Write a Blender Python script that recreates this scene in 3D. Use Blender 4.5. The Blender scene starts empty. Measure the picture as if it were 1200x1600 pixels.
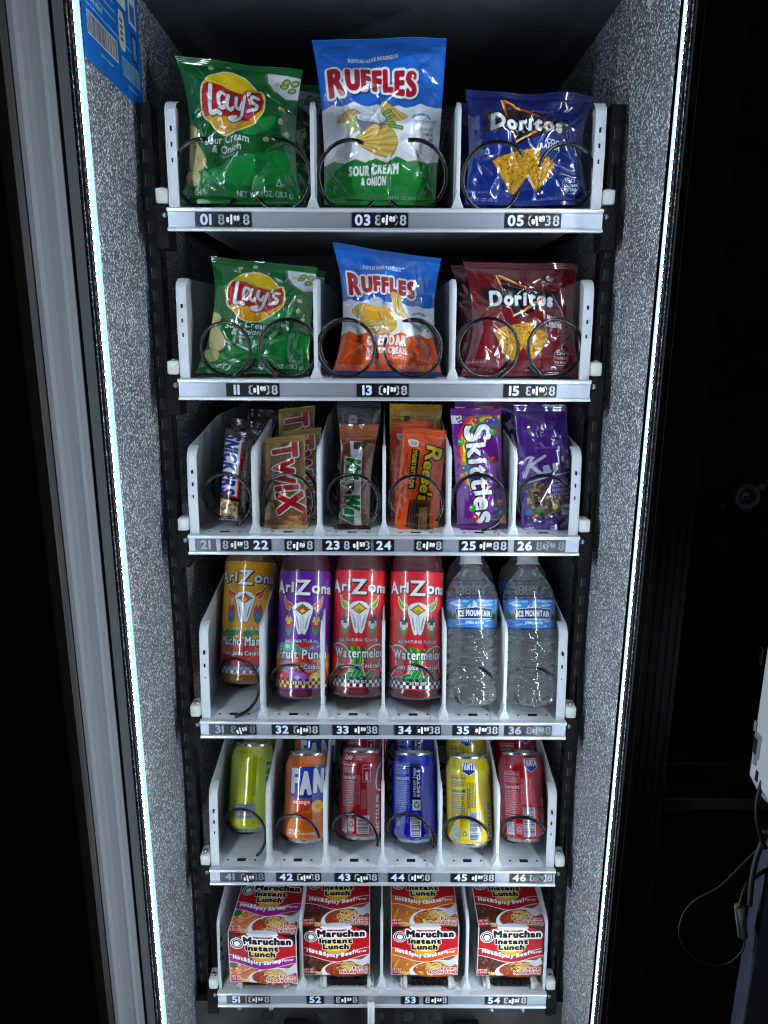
import bpy, bmesh, math, random
import numpy as np
from mathutils import Vector, Matrix

scene = bpy.context.scene
C = scene.collection
# ------------------------------------------------------------------ camera, world, exposure
F_PX, PITCH, CAM_Y, CAM_Z, ROLL = 1110.0, math.atan(1110.0 / 4523.0), -0.841, 1.35, 0.004
cam_data = bpy.data.cameras.new("camera")
cam_data.sensor_fit = 'VERTICAL'
cam_data.sensor_height = 36.0
cam_data.lens = F_PX / 1600.0 * 36.0
cam_data.clip_start = 0.02
cam_data.clip_end = 50
cam = bpy.data.objects.new("camera", cam_data)
C.objects.link(cam)
cam.matrix_world = Matrix.Translation((0, CAM_Y, CAM_Z)) @ Matrix.Rotation(math.pi / 2 - PITCH, 4, 'X') @ Matrix.Rotation(ROLL, 4, 'Z')
scene.camera = cam
world = bpy.data.worlds.new("World")
scene.world = world
world.use_nodes = True
world.node_tree.nodes["Background"].inputs[0].default_value = (0.75, 0.85, 1.0, 1)
world.node_tree.nodes["Background"].inputs[1].default_value = 0.022
scene.view_settings.view_transform = 'Standard'
scene.view_settings.look = 'None'
scene.view_settings.exposure = 0.0
scene.view_settings.gamma = 1.0
scene.view_settings.use_curve_mapping = False
scene.render.engine = 'CYCLES'
scene.cycles.use_denoising = True
scene.cycles.max_bounces = 10
scene.cycles.transmission_bounces = 8
scene.cycles.sample_clamp_indirect = 6.0
scene.cycles.sample_clamp_direct = 300.0
scene.cycles.filter_width = 1.15
LED_BEAD = 400.0
LED_COL = (0.80, 0.90, 1.0)

RNG = np.random.default_rng(7)
random.seed(7)
_c, _s = math.cos(PITCH), math.sin(PITCH)


def ray(px, py):
    u, v = (px - 600) / F_PX, -(py - 800) / F_PX
    uu = u * math.cos(ROLL) + v * math.sin(ROLL)
    vv = v * math.cos(ROLL) - u * math.sin(ROLL)
    return uu, _c + vv * _s, vv * _c - _s


def at(px, py, Y):
    d = ray(px, py)
    t = (Y - CAM_Y) / d[1]
    return Vector((d[0] * t, Y, CAM_Z + d[2] * t))


def atz(px, py, Z):
    d = ray(px, py)
    t = (Z - CAM_Z) / d[2]
    return Vector((d[0] * t, CAM_Y + d[1] * t, Z))


def atx(px, py, X):
    d = ray(px, py)
    t = X / d[0]
    return Vector((X, CAM_Y + d[1] * t, CAM_Z + d[2] * t))


def lin(c):
    c = np.asarray(c, dtype=np.float64)
    return np.where(c <= 0.04045, c / 12.92, ((c + 0.055) / 1.055) ** 2.4)


def rgb(*c):
    return tuple(float(x) for x in lin(np.array(c) / 255.0)) + (1.0,)


# ------------------------------------------------------------------ materials
def new_mat(name):
    m = bpy.data.materials.new(name)
    m.use_nodes = True
    nt = m.node_tree
    return m, nt, nt.nodes["Principled BSDF"]


def setv(p, **kw):
    names = dict(rough='Roughness', metal='Metallic', coat='Coat Weight', coatr='Coat Roughness', coati='Coat IOR', ior='IOR',
                 trans='Transmission Weight', spec='Specular IOR Level', sheen='Sheen Weight', sss='Subsurface Weight')
    for k, v in kw.items():
        p.inputs[names[k]].default_value = v


def wear(nt, p, base, rough, var=0.25, scale=40.0, rvar=0.15, stretch=(1, 1, 1), bump=0.0, bscale=300.0):
    """procedural tone, roughness and bump variation"""
    tc = nt.nodes.new('ShaderNodeTexCoord')
    mp = nt.nodes.new('ShaderNodeMapping')
    mp.inputs['Scale'].default_value = stretch
    nt.links.new(tc.outputs['Object'], mp.inputs[0])
    nz = nt.nodes.new('ShaderNodeTexNoise')
    nz.inputs['Scale'].default_value = scale
    nz.inputs['Detail'].default_value = 6
    nz.inputs['Roughness'].default_value = 0.65
    nt.links.new(mp.outputs[0], nz.inputs['Vector'])
    mx = nt.nodes.new('ShaderNodeMix')
    mx.data_type = 'RGBA'
    mx.inputs[6].default_value = tuple(x * (1 - var) for x in base[:3]) + (1,)
    mx.inputs[7].default_value = tuple(min(1, x * (1 + var)) for x in base[:3]) + (1,)
    nt.links.new(nz.outputs[0], mx.inputs[0])
    nt.links.new(mx.outputs[2], p.inputs['Base Color'])
    mr = nt.nodes.new('ShaderNodeMapRange')
    mr.inputs[1].default_value = 0.3
    mr.inputs[2].default_value = 0.7
    mr.inputs[3].default_value = max(0.02, rough - rvar)
    mr.inputs[4].default_value = min(1, rough + rvar)
    nt.links.new(nz.outputs[0], mr.inputs[0])
    nt.links.new(mr.outputs[0], p.inputs['Roughness'])
    if bump:
        n2 = nt.nodes.new('ShaderNodeTexNoise')
        n2.inputs['Scale'].default_value = bscale
        n2.inputs['Detail'].default_value = 3
        nt.links.new(mp.outputs[0], n2.inputs['Vector'])
        b = nt.nodes.new('ShaderNodeBump')
        b.inputs['Strength'].default_value = bump
        b.inputs['Distance'].default_value = 0.001
        nt.links.new(n2.outputs[0], b.inputs['Height'])
        nt.links.new(b.outputs[0], p.inputs['Normal'])


def plain(name, base, rough=0.5, metal=0.0, **kw):
    wk = {k: kw.pop(k) for k in ('var', 'scale', 'rvar', 'stretch', 'bump', 'bscale') if k in kw}
    m, nt, p = new_mat(name)
    setv(p, metal=metal, **kw)
    wear(nt, p, base, rough, **wk)
    return m


def painted(name, rough=0.3, metal=0.0, rvar=0.08, bump=0.0, bscale=400.0, **kw):
    """print on a surface: colour from the mesh's own print attribute"""
    m, nt, p = new_mat(name)
    setv(p, metal=metal, **kw)
    wear(nt, p, (0.5, 0.5, 0.5), rough, rvar=rvar, bump=bump, bscale=bscale)
    a = nt.nodes.new('ShaderNodeAttribute')
    a.attribute_name = 'print'
    for l in list(p.inputs['Base Color'].links):
        nt.links.remove(l)
    nt.links.new(a.outputs['Color'], p.inputs['Base Color'])
    return m


def emit(name, col, strength, one_sided=False):
    m, nt, p = new_mat(name)
    nt.nodes.remove(p)
    e = nt.nodes.new('ShaderNodeEmission')
    e.inputs[0].default_value = col + (1,)
    e.inputs[1].default_value = strength
    if one_sided:
        g = nt.nodes.new('ShaderNodeNewGeometry')
        ml = nt.nodes.new('ShaderNodeMath')
        ml.operation = 'MULTIPLY_ADD'
        ml.inputs[1].default_value = -strength
        ml.inputs[2].default_value = strength
        nt.links.new(g.outputs['Backfacing'], ml.inputs[0])
        nt.links.new(ml.outputs[0], e.inputs[1])
    nt.links.new(e.outputs[0], nt.nodes['Material Output'].inputs[0])
    return m


def stucco(name, dark, light, thr, rough, metal):
    """embossed foil-faced panel: dark sheet with small raised flecks, their glints painted pale"""
    m, nt, p = new_mat(name)
    tc = nt.nodes.new('ShaderNodeTexCoord')
    nz = nt.nodes.new('ShaderNodeTexNoise')
    nz.inputs['Scale'].default_value = 500
    nz.inputs['Detail'].default_value = 1.5
    nz.inputs['Roughness'].default_value = 0.5
    nt.links.new(tc.outputs['Object'], nz.inputs['Vector'])
    big = nt.nodes.new('ShaderNodeTexNoise')
    big.inputs['Scale'].default_value = 9
    big.inputs['Detail'].default_value = 4
    nt.links.new(tc.outputs['Object'], big.inputs['Vector'])
    ad = nt.nodes.new('ShaderNodeMath')
    ad.operation = 'MULTIPLY_ADD'
    ad.inputs[1].default_value = 0.10
    nt.links.new(big.outputs[0], ad.inputs[0])
    nt.links.new(nz.outputs[0], ad.inputs[2])
    mr = nt.nodes.new('ShaderNodeMapRange')
    mr.inputs[1].default_value = thr + 0.05
    mr.inputs[2].default_value = thr + 0.095
    nt.links.new(ad.outputs[0], mr.inputs[0])
    mx = nt.nodes.new('ShaderNodeMix')
    mx.data_type = 'RGBA'
    mx.inputs[6].default_value = dark
    mx.inputs[7].default_value = light  # glints of the embossing put into the base colour
    nt.links.new(mr.outputs[0], mx.inputs[0])
    nt.links.new(mx.outputs[2], p.inputs['Base Color'])
    b = nt.nodes.new('ShaderNodeBump')
    b.inputs['Strength'].default_value = 0.55
    b.inputs['Distance'].default_value = 0.0012
    nt.links.new(nz.outputs[0], b.inputs['Height'])
    nt.links.new(b.outputs[0], p.inputs['Normal'])
    setv(p, rough=rough, metal=metal)
    return m


M = {}
M['white'] = plain('white_powder_coat', rgb(194, 198, 202), 0.42, var=0.10, scale=22, bump=0.06, bscale=900)
M['whiteplastic'] = plain('white_plastic', rgb(196, 198, 192), 0.35, var=0.05, sss=0.1)
M['alu'] = plain('brushed_aluminium', rgb(214, 218, 224), 0.36, 0.55, var=0.08, scale=60, rvar=0.08, stretch=(0.6, 30, 30), bump=0.12, bscale=120)
M['aludark'] = plain('dull_aluminium_groove', rgb(158, 164, 174), 0.42, 0.55, var=0.1, scale=60, rvar=0.08, stretch=(0.6, 30, 30), bump=0.12, bscale=120)
M['black'] = plain('black_enamel', rgb(10, 10, 12), 0.6, var=0.2, spec=0.12)
M['wire'] = plain('black_coated_wire', rgb(8, 8, 9), 0.28, var=0.1, rvar=0.06, coat=0.25)
M['blackmat'] = plain('matt_black_sheet', rgb(7, 7, 9), 0.62, var=0.3, scale=18, bump=0.15, bscale=700)
M['frame'] = plain('black_scuffed_frame', rgb(40, 40, 41), 0.5, var=0.35, scale=30, stretch=(12, 12, 1), bump=0.1, bscale=150)
M['hole'] = plain('dark_hole', rgb(7, 7, 8), 0.9)
M['screw'] = plain('zinc_screw', rgb(170, 170, 168), 0.3, 0.95, var=0.15)
M['brass'] = plain('dull_brass', rgb(120, 108, 80), 0.4, 0.9, var=0.2)
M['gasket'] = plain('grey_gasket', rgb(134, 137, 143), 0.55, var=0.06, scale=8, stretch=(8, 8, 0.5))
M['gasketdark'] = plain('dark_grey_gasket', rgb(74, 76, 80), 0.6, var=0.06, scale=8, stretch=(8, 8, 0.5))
M['gasketshade'] = plain('shaded_grey_gasket', rgb(124, 127, 133), 0.55, var=0.06, scale=8, stretch=(8, 8, 0.5))
M['gasketlit'] = plain('lit_grey_gasket', rgb(146, 149, 155), 0.5, var=0.06, scale=8, stretch=(8, 8, 0.5))
M['doorbrown'] = plain('brown_black_door_skin', rgb(38, 33, 31), 0.55, var=0.2, scale=12, stretch=(14, 14, 0.4))
M['glitter'] = stucco('embossed_foil_panel', rgb(88, 92, 98), rgb(232, 236, 240), 0.552, 0.36, 0.12)
M['backwall'] = stucco('embossed_dark_panel', rgb(36, 38, 42), rgb(120, 124, 130), 0.52, 0.5, 0.25)
M['ceiling'] = plain('dark_ceiling_sheet', rgb(58, 61, 68), 0.6, var=0.2, scale=30, bump=0.4, bscale=400)
M['ledglow'] = emit('led_sleeve_glow', (0.52, 0.78, 1.0), 1.25)
M['ledside'] = emit('added_side_glow', (0.73, 0.865, 1.0), 55.0, True)
M['bead'] = emit('led_bead_glow', (0.77, 0.885, 1.0), LED_BEAD, True)
M['film'] = painted('printed_glossy_film', 0.42, 0.0, spec=0.2, coat=1.0, coatr=0.035, coati=1.85)
M['foil'] = painted('printed_foil_wrapper', 0.25, 0.25, coat=0.8, coatr=0.05, coati=1.85)
M['gold'] = painted('printed_gold_foil', 0.3, 0.2, coat=0.6, coatr=0.06, coati=1.85)
M['canprint'] = painted('printed_can_lacquer', 0.2, 0.15, coat=1.0, coatr=0.04, coati=1.85, rvar=0.04)
M['label'] = painted('printed_label_sleeve', 0.35, 0.0, coat=0.7, coatr=0.05, coati=1.85)
M['card'] = painted('printed_carton', 0.5, 0.0, spec=0.2)
M['price'] = painted('printed_price_strip', 0.38, 0.0, coat=0.15)
M['canalu'] = plain('bare_can_aluminium', rgb(200, 202, 205), 0.25, 0.95, var=0.05)
M['foam'] = plain('white_foam_cup', rgb(222, 220, 214), 0.6, var=0.04, bump=0.1, bscale=900)
M['cap'] = plain('white_bottle_cap', rgb(225, 228, 230), 0.35, var=0.03)
M['cord'] = plain('grey_cable_sheath', rgb(44, 46, 49), 0.4, var=0.1)
M['cordblack'] = plain('black_cable_sheath', rgb(16, 16, 18), 0.45, var=0.1)
M['bluepanel'] = plain('dark_blue_grey_panel', rgb(66, 70, 88), 0.5, var=0.08)
M['box'] = plain('pale_plastic_box', rgb(214, 218, 222), 0.4, var=0.04)
M['ferrite'] = plain('grey_ferrite_sleeve', rgb(120, 122, 120), 0.5, var=0.15)


def glass(name, col, ior, rough, bump=0.0):
    m, nt, p = new_mat(name)
    setv(p, trans=1.0, ior=ior)
    wear(nt, p, col, rough, var=0.01, rvar=0.01, bump=bump, bscale=60)
    return m


def brightened_pet(name):
    """clear bottle: refracting body with a pale diffuse veil added to brighten it"""
    m = glass(name, (0.985, 0.992, 1.0), 1.33, 0.0, 0.0)
    nt = m.node_tree
    p = nt.nodes['Principled BSDF']
    d = nt.nodes.new('ShaderNodeBsdfDiffuse')
    d.inputs[0].default_value = (0.80, 0.85, 0.90, 1)  # pale diffuse part added to lighten the dark body
    t = nt.nodes.new('ShaderNodeBsdfTransparent')
    m1, m2 = nt.nodes.new('ShaderNodeMixShader'), nt.nodes.new('ShaderNodeMixShader')
    m1.inputs[0].default_value = 0.45
    m2.inputs[0].default_value = 0.15
    setv(p, coat=1.0, coatr=0.02, coati=1.8)
    nt.links.new(t.outputs[0], m1.inputs[1])
    nt.links.new(d.outputs[0], m1.inputs[2])
    nt.links.new(p.outputs[0], m2.inputs[1])
    nt.links.new(m1.outputs[0], m2.inputs[2])
    nt.links.new(m2.outputs[0], nt.nodes['Material Output'].inputs[0])
    return m


M['water'] = brightened_pet('clear_water_bottle')


def juice(name, c):
    m, nt, p = new_mat(name)
    setv(p, coat=0.8, coatr=0.04, sss=0.0)
    wear(nt, p, c, 0.18, var=0.1, rvar=0.05)
    return m


# ------------------------------------------------------------------ mesh helpers
def link(o, parent=None):
    C.objects.link(o)
    if parent is not None:
        o.parent = parent
    return o


def thing(name, label, cat, loc=(0, 0, 0), group=None):
    o = bpy.data.objects.new(name, None)
    o.empty_display_size = 0.02
    o.location = loc
    o['label'] = label
    o['category'] = cat
    if group:
        o['group'] = group
    return link(o)


def dup(root, loc, label, group=None):
    r = root.copy()
    C.objects.link(r)
    r.location = loc
    r['label'] = label
    if group:
        r['group'] = group
    for ch in list(root.children):
        c = ch.copy()
        C.objects.link(c)
        c.parent = r
        for g in list(ch.children):
            d = g.copy()
            C.objects.link(d)
            d.parent = c
    return r


class MB:
    """collects shapes (world coordinates) and builds one mesh object"""

    def __init__(self):
        self.v, self.f, self.m, self.sm, self.mats = [], [], [], [], []

    def mi(self, m):
        if m not in self.mats:
            self.mats.append(m)
        return self.mats.index(m)

    def add(self, vs, fs, m, smooth=False):
        o = len(self.v)
        self.v += [tuple(v) for v in vs]
        i = self.mi(m)
        for f in fs:
            self.f.append(tuple(o + k for k in f))
            self.m.append(i)
            self.sm.append(smooth)

    def box(self, x0, x1, y0, y1, z0, z1, m, bev=0.0):
        bm = bmesh.new()
        bmesh.ops.create_cube(bm, size=1)
        for v in bm.verts:
            v.co = Vector(((x0 + x1) / 2 + v.co.x * (x1 - x0), (y0 + y1) / 2 + v.co.y * (y1 - y0), (z0 + z1) / 2 + v.co.z * (z1 - z0)))
        if bev:
            bmesh.ops.bevel(bm, geom=list(bm.edges), offset=bev, segments=2, affect='EDGES', profile=0.6)
        bm.verts.index_update()
        self.add([v.co for v in bm.verts], [[v.index for v in f.verts] for f in bm.faces], m, bool(bev))
        bm.free()

    def prism(self, poly, a0, a1, axis, m, bev=0.0):
        """poly: 2D outline; axis 'x': poly is (y,z); 'z': poly is (x,y); 'y': poly is (x,z)"""
        bm = bmesh.new()

        def p3(p, a):
            return {'x': (a, p[0], p[1]), 'z': (p[0], p[1], a), 'y': (p[0], a, p[1])}[axis]
        lo = [bm.verts.new(p3(p, a0)) for p in poly]
        hi = [bm.verts.new(p3(p, a1)) for p in poly]
        n = len(poly)
        f0 = bm.faces.new(lo)
        f1 = bm.faces.new(hi[::-1])
        for i in range(n):
            bm.faces.new((lo[i], hi[i], hi[(i + 1) % n], lo[(i + 1) % n]))
        bmesh.ops.recalc_face_normals(bm, faces=bm.faces)
        if bev:
            bmesh.ops.bevel(bm, geom=list(bm.edges), offset=bev, segments=2, affect='EDGES', profile=0.6)
        bm.verts.index_update()
        self.add([v.co for v in bm.verts], [[v.index for v in f.verts] for f in bm.faces], m, bool(bev))
        bm.free()

    def tube(self, pts, r, m, seg=10, caps=True):
        pts = [Vector(p) for p in pts]
        n = len(pts)
        up = Vector((0, 0, 1))
        rings = []
        prev = None
        for i in range(n):
            t = (pts[min(i + 1, n - 1)] - pts[max(i - 1, 0)]).normalized()
            if prev is None:
                a = t.orthogonal().normalized()
            else:
                a = (prev - t * prev.dot(t)).normalized()
            prev = a
            b = t.cross(a)
            rings.append([pts[i] + (a * math.cos(k * 2 * math.pi / seg) + b * math.sin(k * 2 * math.pi / seg)) * r for k in range(seg)])
        vs = [v for R in rings for v in R]
        fs = []
        for i in range(n - 1):
            for k in range(seg):
                fs.append((i * seg + k, i * seg + (k + 1) % seg, (i + 1) * seg + (k + 1) % seg, (i + 1) * seg + k))
        if caps:
            fs.append(tuple(range(seg))[::-1])
            fs.append(tuple((n - 1) * seg + k for k in range(seg)))
        self.add(vs, fs, m, True)

    def lathe(self, prof, m, seg=40, origin=(0, 0, 0), axis='z', closed=False):
        vs, fs = [], []
        for r, z in prof:
            for k in range(seg):
                a = 2 * math.pi * k / seg
                x, y = r * math.sin(a), -r * math.cos(a)
                p = (x, y, z) if axis == 'z' else ((x, -z, y) if axis == 'y' else (z, x, y))
                vs.append(tuple(o + q for o, q in zip(origin, p)))
        for i in range(len(prof) - 1):
            for k in range(seg):
                q = (i * seg + k, i * seg + (k + 1) % seg, (i + 1) * seg + (k + 1) % seg, (i + 1) * seg + k)
                fs.append(q)
        self.add(vs, fs, m, True)

    def build(self, name, parent=None, loc=None, mats=None):
        """loc: world origin of the object; parent: a thing at a world position (no rotation)"""
        me = bpy.data.meshes.new(name)
        base = Vector(loc) if loc is not None else (world_loc(parent) if parent is not None else Vector((0, 0, 0)))
        me.from_pydata([tuple(Vector(v) - base) for v in self.v], [], self.f)
        for m in self.mats:
            me.materials.append(m)
        me.polygons.foreach_set('material_index', self.m)
        me.polygons.foreach_set('use_smooth', self.sm)
        me.update()
        o = bpy.data.objects.new(name, me)
        link(o, parent)
        o.location = base - (world_loc(parent) if parent is not None else Vector((0, 0, 0)))
        return o


def world_loc(o):
    p = Vector((0, 0, 0))
    while o is not None:
        p = p + o.location
        o = o.parent
    return p


def grid_mesh(name, P, colors, m, parent, base, extra=None, smooth=True, wrap=False):
    """P: (nr,nc,3) world positions; colors: (nr,nc,3) linear; extra: list of the same kind appended"""
    V, Fq, Cc = [], [], []
    off = 0
    for PP, cc in [(P, colors)] + (extra or []):
        nr, nc = PP.shape[:2]
        V.append(PP.reshape(-1, 3))
        Cc.append(cc.reshape(-1, 3))
        idx = np.arange(nr * nc).reshape(nr, nc) + off
        q = np.stack([idx[:-1, :-1], idx[:-1, 1:], idx[1:, 1:], idx[1:, :-1]], -1).reshape(-1, 4)
        Fq.append(q)
        off += nr * nc
    V = np.concatenate(V).astype(np.float32) - np.array(base, dtype=np.float32)
    Cc = np.concatenate(Cc).astype(np.float32)
    Fq = np.concatenate(Fq).astype(np.int32)
    me = bpy.data.meshes.new(name)
    me.vertices.add(len(V))
    me.vertices.foreach_set('co', V.ravel())
    me.loops.add(Fq.size)
    me.loops.foreach_set('vertex_index', Fq.ravel())
    me.polygons.add(len(Fq))
    me.polygons.foreach_set('loop_start', np.arange(0, Fq.size, 4, dtype=np.int32))
    me.polygons.foreach_set('use_smooth', np.full(len(Fq), smooth))
    me.update(calc_edges=True)
    at_ = me.attributes.new('print', 'FLOAT_COLOR', 'POINT')
    rgba = np.concatenate([Cc, np.ones((len(Cc), 1), np.float32)], 1)
    at_.data.foreach_set('color', rgba.ravel())
    me.materials.append(m)
    o = bpy.data.objects.new(name, me)
    link(o, parent)
    o.location = Vector(base) - (world_loc(parent) if parent is not None else Vector((0, 0, 0)))
    return o


# ------------------------------------------------------------------ print artwork (numpy painter, millimetres)
_tc = bpy.data.curves.new('glyph', 'FONT')
_to = bpy.data.objects.new('glyph', _tc)
C.objects.link(_to)
_gl = {}


def glyph(ch):
    if ch in _gl:
        return _gl[ch]
    _tc.body = ch
    bpy.context.view_layer.update()
    ev = _to.evaluated_get(bpy.context.evaluated_depsgraph_get())
    me = ev.to_mesh()
    n = len(me.vertices)
    co = np.zeros(n * 3)
    me.vertices.foreach_get('co', co)
    co = co.reshape(-1, 3)[:, :2]
    me.calc_loop_triangles()
    tr = np.zeros(len(me.loop_triangles) * 3, dtype=np.int32)
    me.loop_triangles.foreach_get('vertices', tr)
    T = co[tr.reshape(-1, 3)] if len(tr) else np.zeros((0, 3, 2))
    ev.to_mesh_clear()
    _gl[ch] = T
    return T


_H = glyph('H')
CAP = _H[..., 1].max()


def layout(s, sizes=None, dys=None, track=0.14):
    """triangles of a line of text; cap height 1, starts at x=0; per-letter sizes and baseline shifts"""
    out, x = [], 0.0
    for i, ch in enumerate(s):
        k = sizes[i] if sizes else 1.0
        if ch == ' ':
            x += 0.42 * k
            continue
        T = glyph(ch) / CAP
        if len(T) == 0:
            continue
        x0, x1 = T[..., 0].min(), T[..., 0].max()
        Q = T.copy()
        Q[..., 0] = (Q[..., 0] - x0) * k + x
        Q[..., 1] = Q[..., 1] * k + (dys[i] if dys else 0)
        out.append(Q)
        x += (x1 - x0) * k + track
    return np.concatenate(out), max(x - track, 0.01)


def smooth(pts, n=8, closed=False):
    P = np.array(pts, float)
    N = len(P)
    out = []
    for i in range(N if closed else N - 1):
        g = (lambda j: P[j % N]) if closed else (lambda j: P[min(max(j, 0), N - 1)])
        p0, p1, p2, p3 = g(i - 1), g(i), g(i + 1), g(i + 2)
        for t in np.linspace(0, 1, n, endpoint=False):
            out.append(0.5 * ((2 * p1) + (-p0 + p2) * t + (2 * p0 - 5 * p1 + 4 * p2 - p3) * t * t + (-p0 + 3 * p1 - 3 * p2 + p3) * t ** 3))
    if not closed:
        out.append(P[-1])
    return np.array(out)


def dilate(m, r):
    if r < 0.5:
        return m
    R = int(math.ceil(r))
    H, W = m.shape
    out = np.zeros_like(m)
    cs = np.concatenate([np.zeros((H, 1), np.int32), np.cumsum(m, 1, dtype=np.int32)], 1)
    for dy in range(-R, R + 1):
        w2 = (r + 0.3) ** 2 - dy * dy
        if w2 < 0:
            continue
        w = int(math.sqrt(w2))
        a = np.clip(np.arange(W) - w, 0, W)
        b = np.clip(np.arange(W) + w + 1, 0, W)
        hd = (cs[:, b] - cs[:, a]) > 0
        if dy >= 0:
            out[dy:] |= hd[:H - dy]
        else:
            out[:dy] |= hd[-dy:]
    return out


class Art:
    SS = 2

    def __init__(self, w, h, bg, res=0.3):
        self.w, self.h, self.res = w, h, res
        self.nx, self.ny = int(math.ceil(w / res)), int(math.ceil(h / res))
        self.img = np.empty((self.ny, self.nx, 3), np.float32)
        self.img[:] = np.array(bg) / 255.0
        self.k = self.SS / res
        self.W2, self.H2 = self.nx * self.SS, self.ny * self.SS
        self.clip = None

    # -- masks
    def _edges(self, E, pad=0):
        E = np.asarray(E, float) * self.k
        x0, y0, x1, y1 = E[:, 0], E[:, 1], E[:, 2], E[:, 3]
        a0 = max(0, int(min(x0.min(), x1.min())) - pad - 2) // 2 * 2
        a1 = min(self.W2, int(max(x0.max(), x1.max())) + pad + 4) // 2 * 2
        b0 = max(0, int(min(y0.min(), y1.min())) - pad - 2) // 2 * 2
        b1 = min(self.H2, int(max(y0.max(), y1.max())) + pad + 4) // 2 * 2
        if a1 <= a0 or b1 <= b0:
            return None
        d = np.where(y1 > y0, 1, -1)
        lo, hi = np.minimum(y0, y1), np.maximum(y0, y1)
        r0 = np.clip(np.ceil(lo - 0.5).astype(int), b0, b1)
        r1 = np.clip(np.ceil(hi - 0.5).astype(int), b0, b1)
        cnt = np.maximum(r1 - r0, 0)
        ei = np.repeat(np.arange(len(E)), cnt)
        if len(ei) == 0:
            return None
        st = np.cumsum(cnt) - cnt
        rr = np.arange(len(ei)) - st[ei] + r0[ei]
        xx = x0[ei] + (rr + 0.5 - y0[ei]) * (x1[ei] - x0[ei]) / (y1[ei] - y0[ei])
        cc = np.clip(np.ceil(xx - 0.5).astype(int) - a0, 0, a1 - a0)
        acc = np.zeros((b1 - b0, a1 - a0 + 1), np.int16)
        np.add.at(acc, (rr - b0, cc), d[ei])
        return np.cumsum(acc, 1)[:, :-1] != 0, a0, b0

    def _poly(self, pts, pad=0):
        P = np.asarray(pts, float)
        return self._edges(np.concatenate([P, np.roll(P, -1, 0)], 1), pad)

    def paint(self, mk, col, alpha=1.0):
        if mk is None:
            return
        m, a0, b0 = mk
        H, W = m.shape
        H, W = H // 2 * 2, W // 2 * 2
        c = m[:H, :W].reshape(H // 2, 2, W // 2, 2).mean((1, 3)).astype(np.float32) * alpha
        sl = (slice(b0 // 2, b0 // 2 + H // 2), slice(a0 // 2, a0 // 2 + W // 2))
        if self.clip is not None:
            c = c * self.clip[sl]
        c = c[..., None]
        if callable(col):
            ys, xs = np.mgrid[sl]
            cv = col((xs + 0.5) * self.res, (ys + 0.5) * self.res)
        else:
            cv = np.array(col, np.float32) / 255.0
        self.img[sl] = self.img[sl] * (1 - c) + cv * c

    def setclip(self, pts):
        if pts is None:
            self.clip = None
            return
        z = np.zeros((self.ny, self.nx), np.float32)
        m, a0, b0 = self._poly(pts)
        H, W = m.shape
        z[b0 // 2:b0 // 2 + H // 2, a0 // 2:a0 // 2 + W // 2] = m.reshape(H // 2, 2, W // 2, 2).mean((1, 3))
        self.clip = z

    # -- drawing
    def poly(self, pts, col, outline=(), alpha=1.0, curve=False):
        if curve:
            pts = smooth(pts, 8, True)
        pad = int(max([o[0] for o in outline] + [0]) * self.k) + 2
        mk = self._poly(pts, pad)
        if mk is None:
            return
        for r, c in outline:
            self.paint((dilate(mk[0], r * self.k), mk[1], mk[2]), c)
        self.paint(mk, col, alpha)

    def rect(self, x0, y0, x1, y1, col, alpha=1.0):
        self.poly([(x0, y0), (x1, y0), (x1, y1), (x0, y1)], col, alpha=alpha)

    def ell(self, x, y, rx, ry, col, rot=0, outline=(), alpha=1.0):
        t = np.linspace(0, 2 * math.pi, 40, endpoint=False)
        a = math.radians(rot)
        ex, ey = rx * np.cos(t), ry * np.sin(t)
        self.poly(np.stack([x + ex * math.cos(a) - ey * math.sin(a), y + ex * math.sin(a) + ey * math.cos(a)], 1), col, outline, alpha)

    def stroke(self, pts, w, col, outline=(), curve=True, alpha=1.0):
        P = smooth(pts, 7) if curve else np.array(pts, float)
        edges, r = [], w / 2
        tri = []
        for a, b in zip(P[:-1], P[1:]):
            d = b - a
            L = math.hypot(*d)
            if L < 1e-6:
                continue
            n = np.array([-d[1], d[0]]) / L * r
            tri.append([a - n, b - n, b + n])
            tri.append([a - n, b + n, a + n])
        t = np.linspace(0, 2 * math.pi, 11)[:-1]
        for p in P:
            cpt = p + r * np.stack([np.cos(t), np.sin(t)], 1)
            for i in range(10):
                tri.append([p, cpt[i], cpt[(i + 1) % 10]])
        self.tris(np.array(tri), col, outline, 0, alpha)

    def tris(self, T, col, outline=(), bold=0.0, alpha=1.0):
        # consistent winding
        ar = (T[:, 1, 0] - T[:, 0, 0]) * (T[:, 2, 1] - T[:, 0, 1]) - (T[:, 2, 0] - T[:, 0, 0]) * (T[:, 1, 1] - T[:, 0, 1])
        T = T.copy()
        T[ar < 0] = T[ar < 0][:, ::-1]
        E = np.concatenate([np.concatenate([T[:, i], T[:, (i + 1) % 3]], 1) for i in range(3)])
        pad = int((bold + max([o[0] for o in outline] + [0])) * self.k) + 2
        mk = self._edges(E, pad)
        if mk is None:
            return
        for o in outline:
            dx, dy = (o[2], o[3]) if len(o) > 2 else (0, 0)
            mm = dilate(mk[0], (o[0] + bold) * self.k)
            if dx or dy:
                mm = np.roll(np.roll(mm, int(dx * self.k), 1), int(dy * self.k), 0)
            self.paint((mm, mk[1], mk[2]), o[1])
        self.paint((dilate(mk[0], bold * self.k) if bold else mk[0], mk[1], mk[2]), col, alpha)

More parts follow.
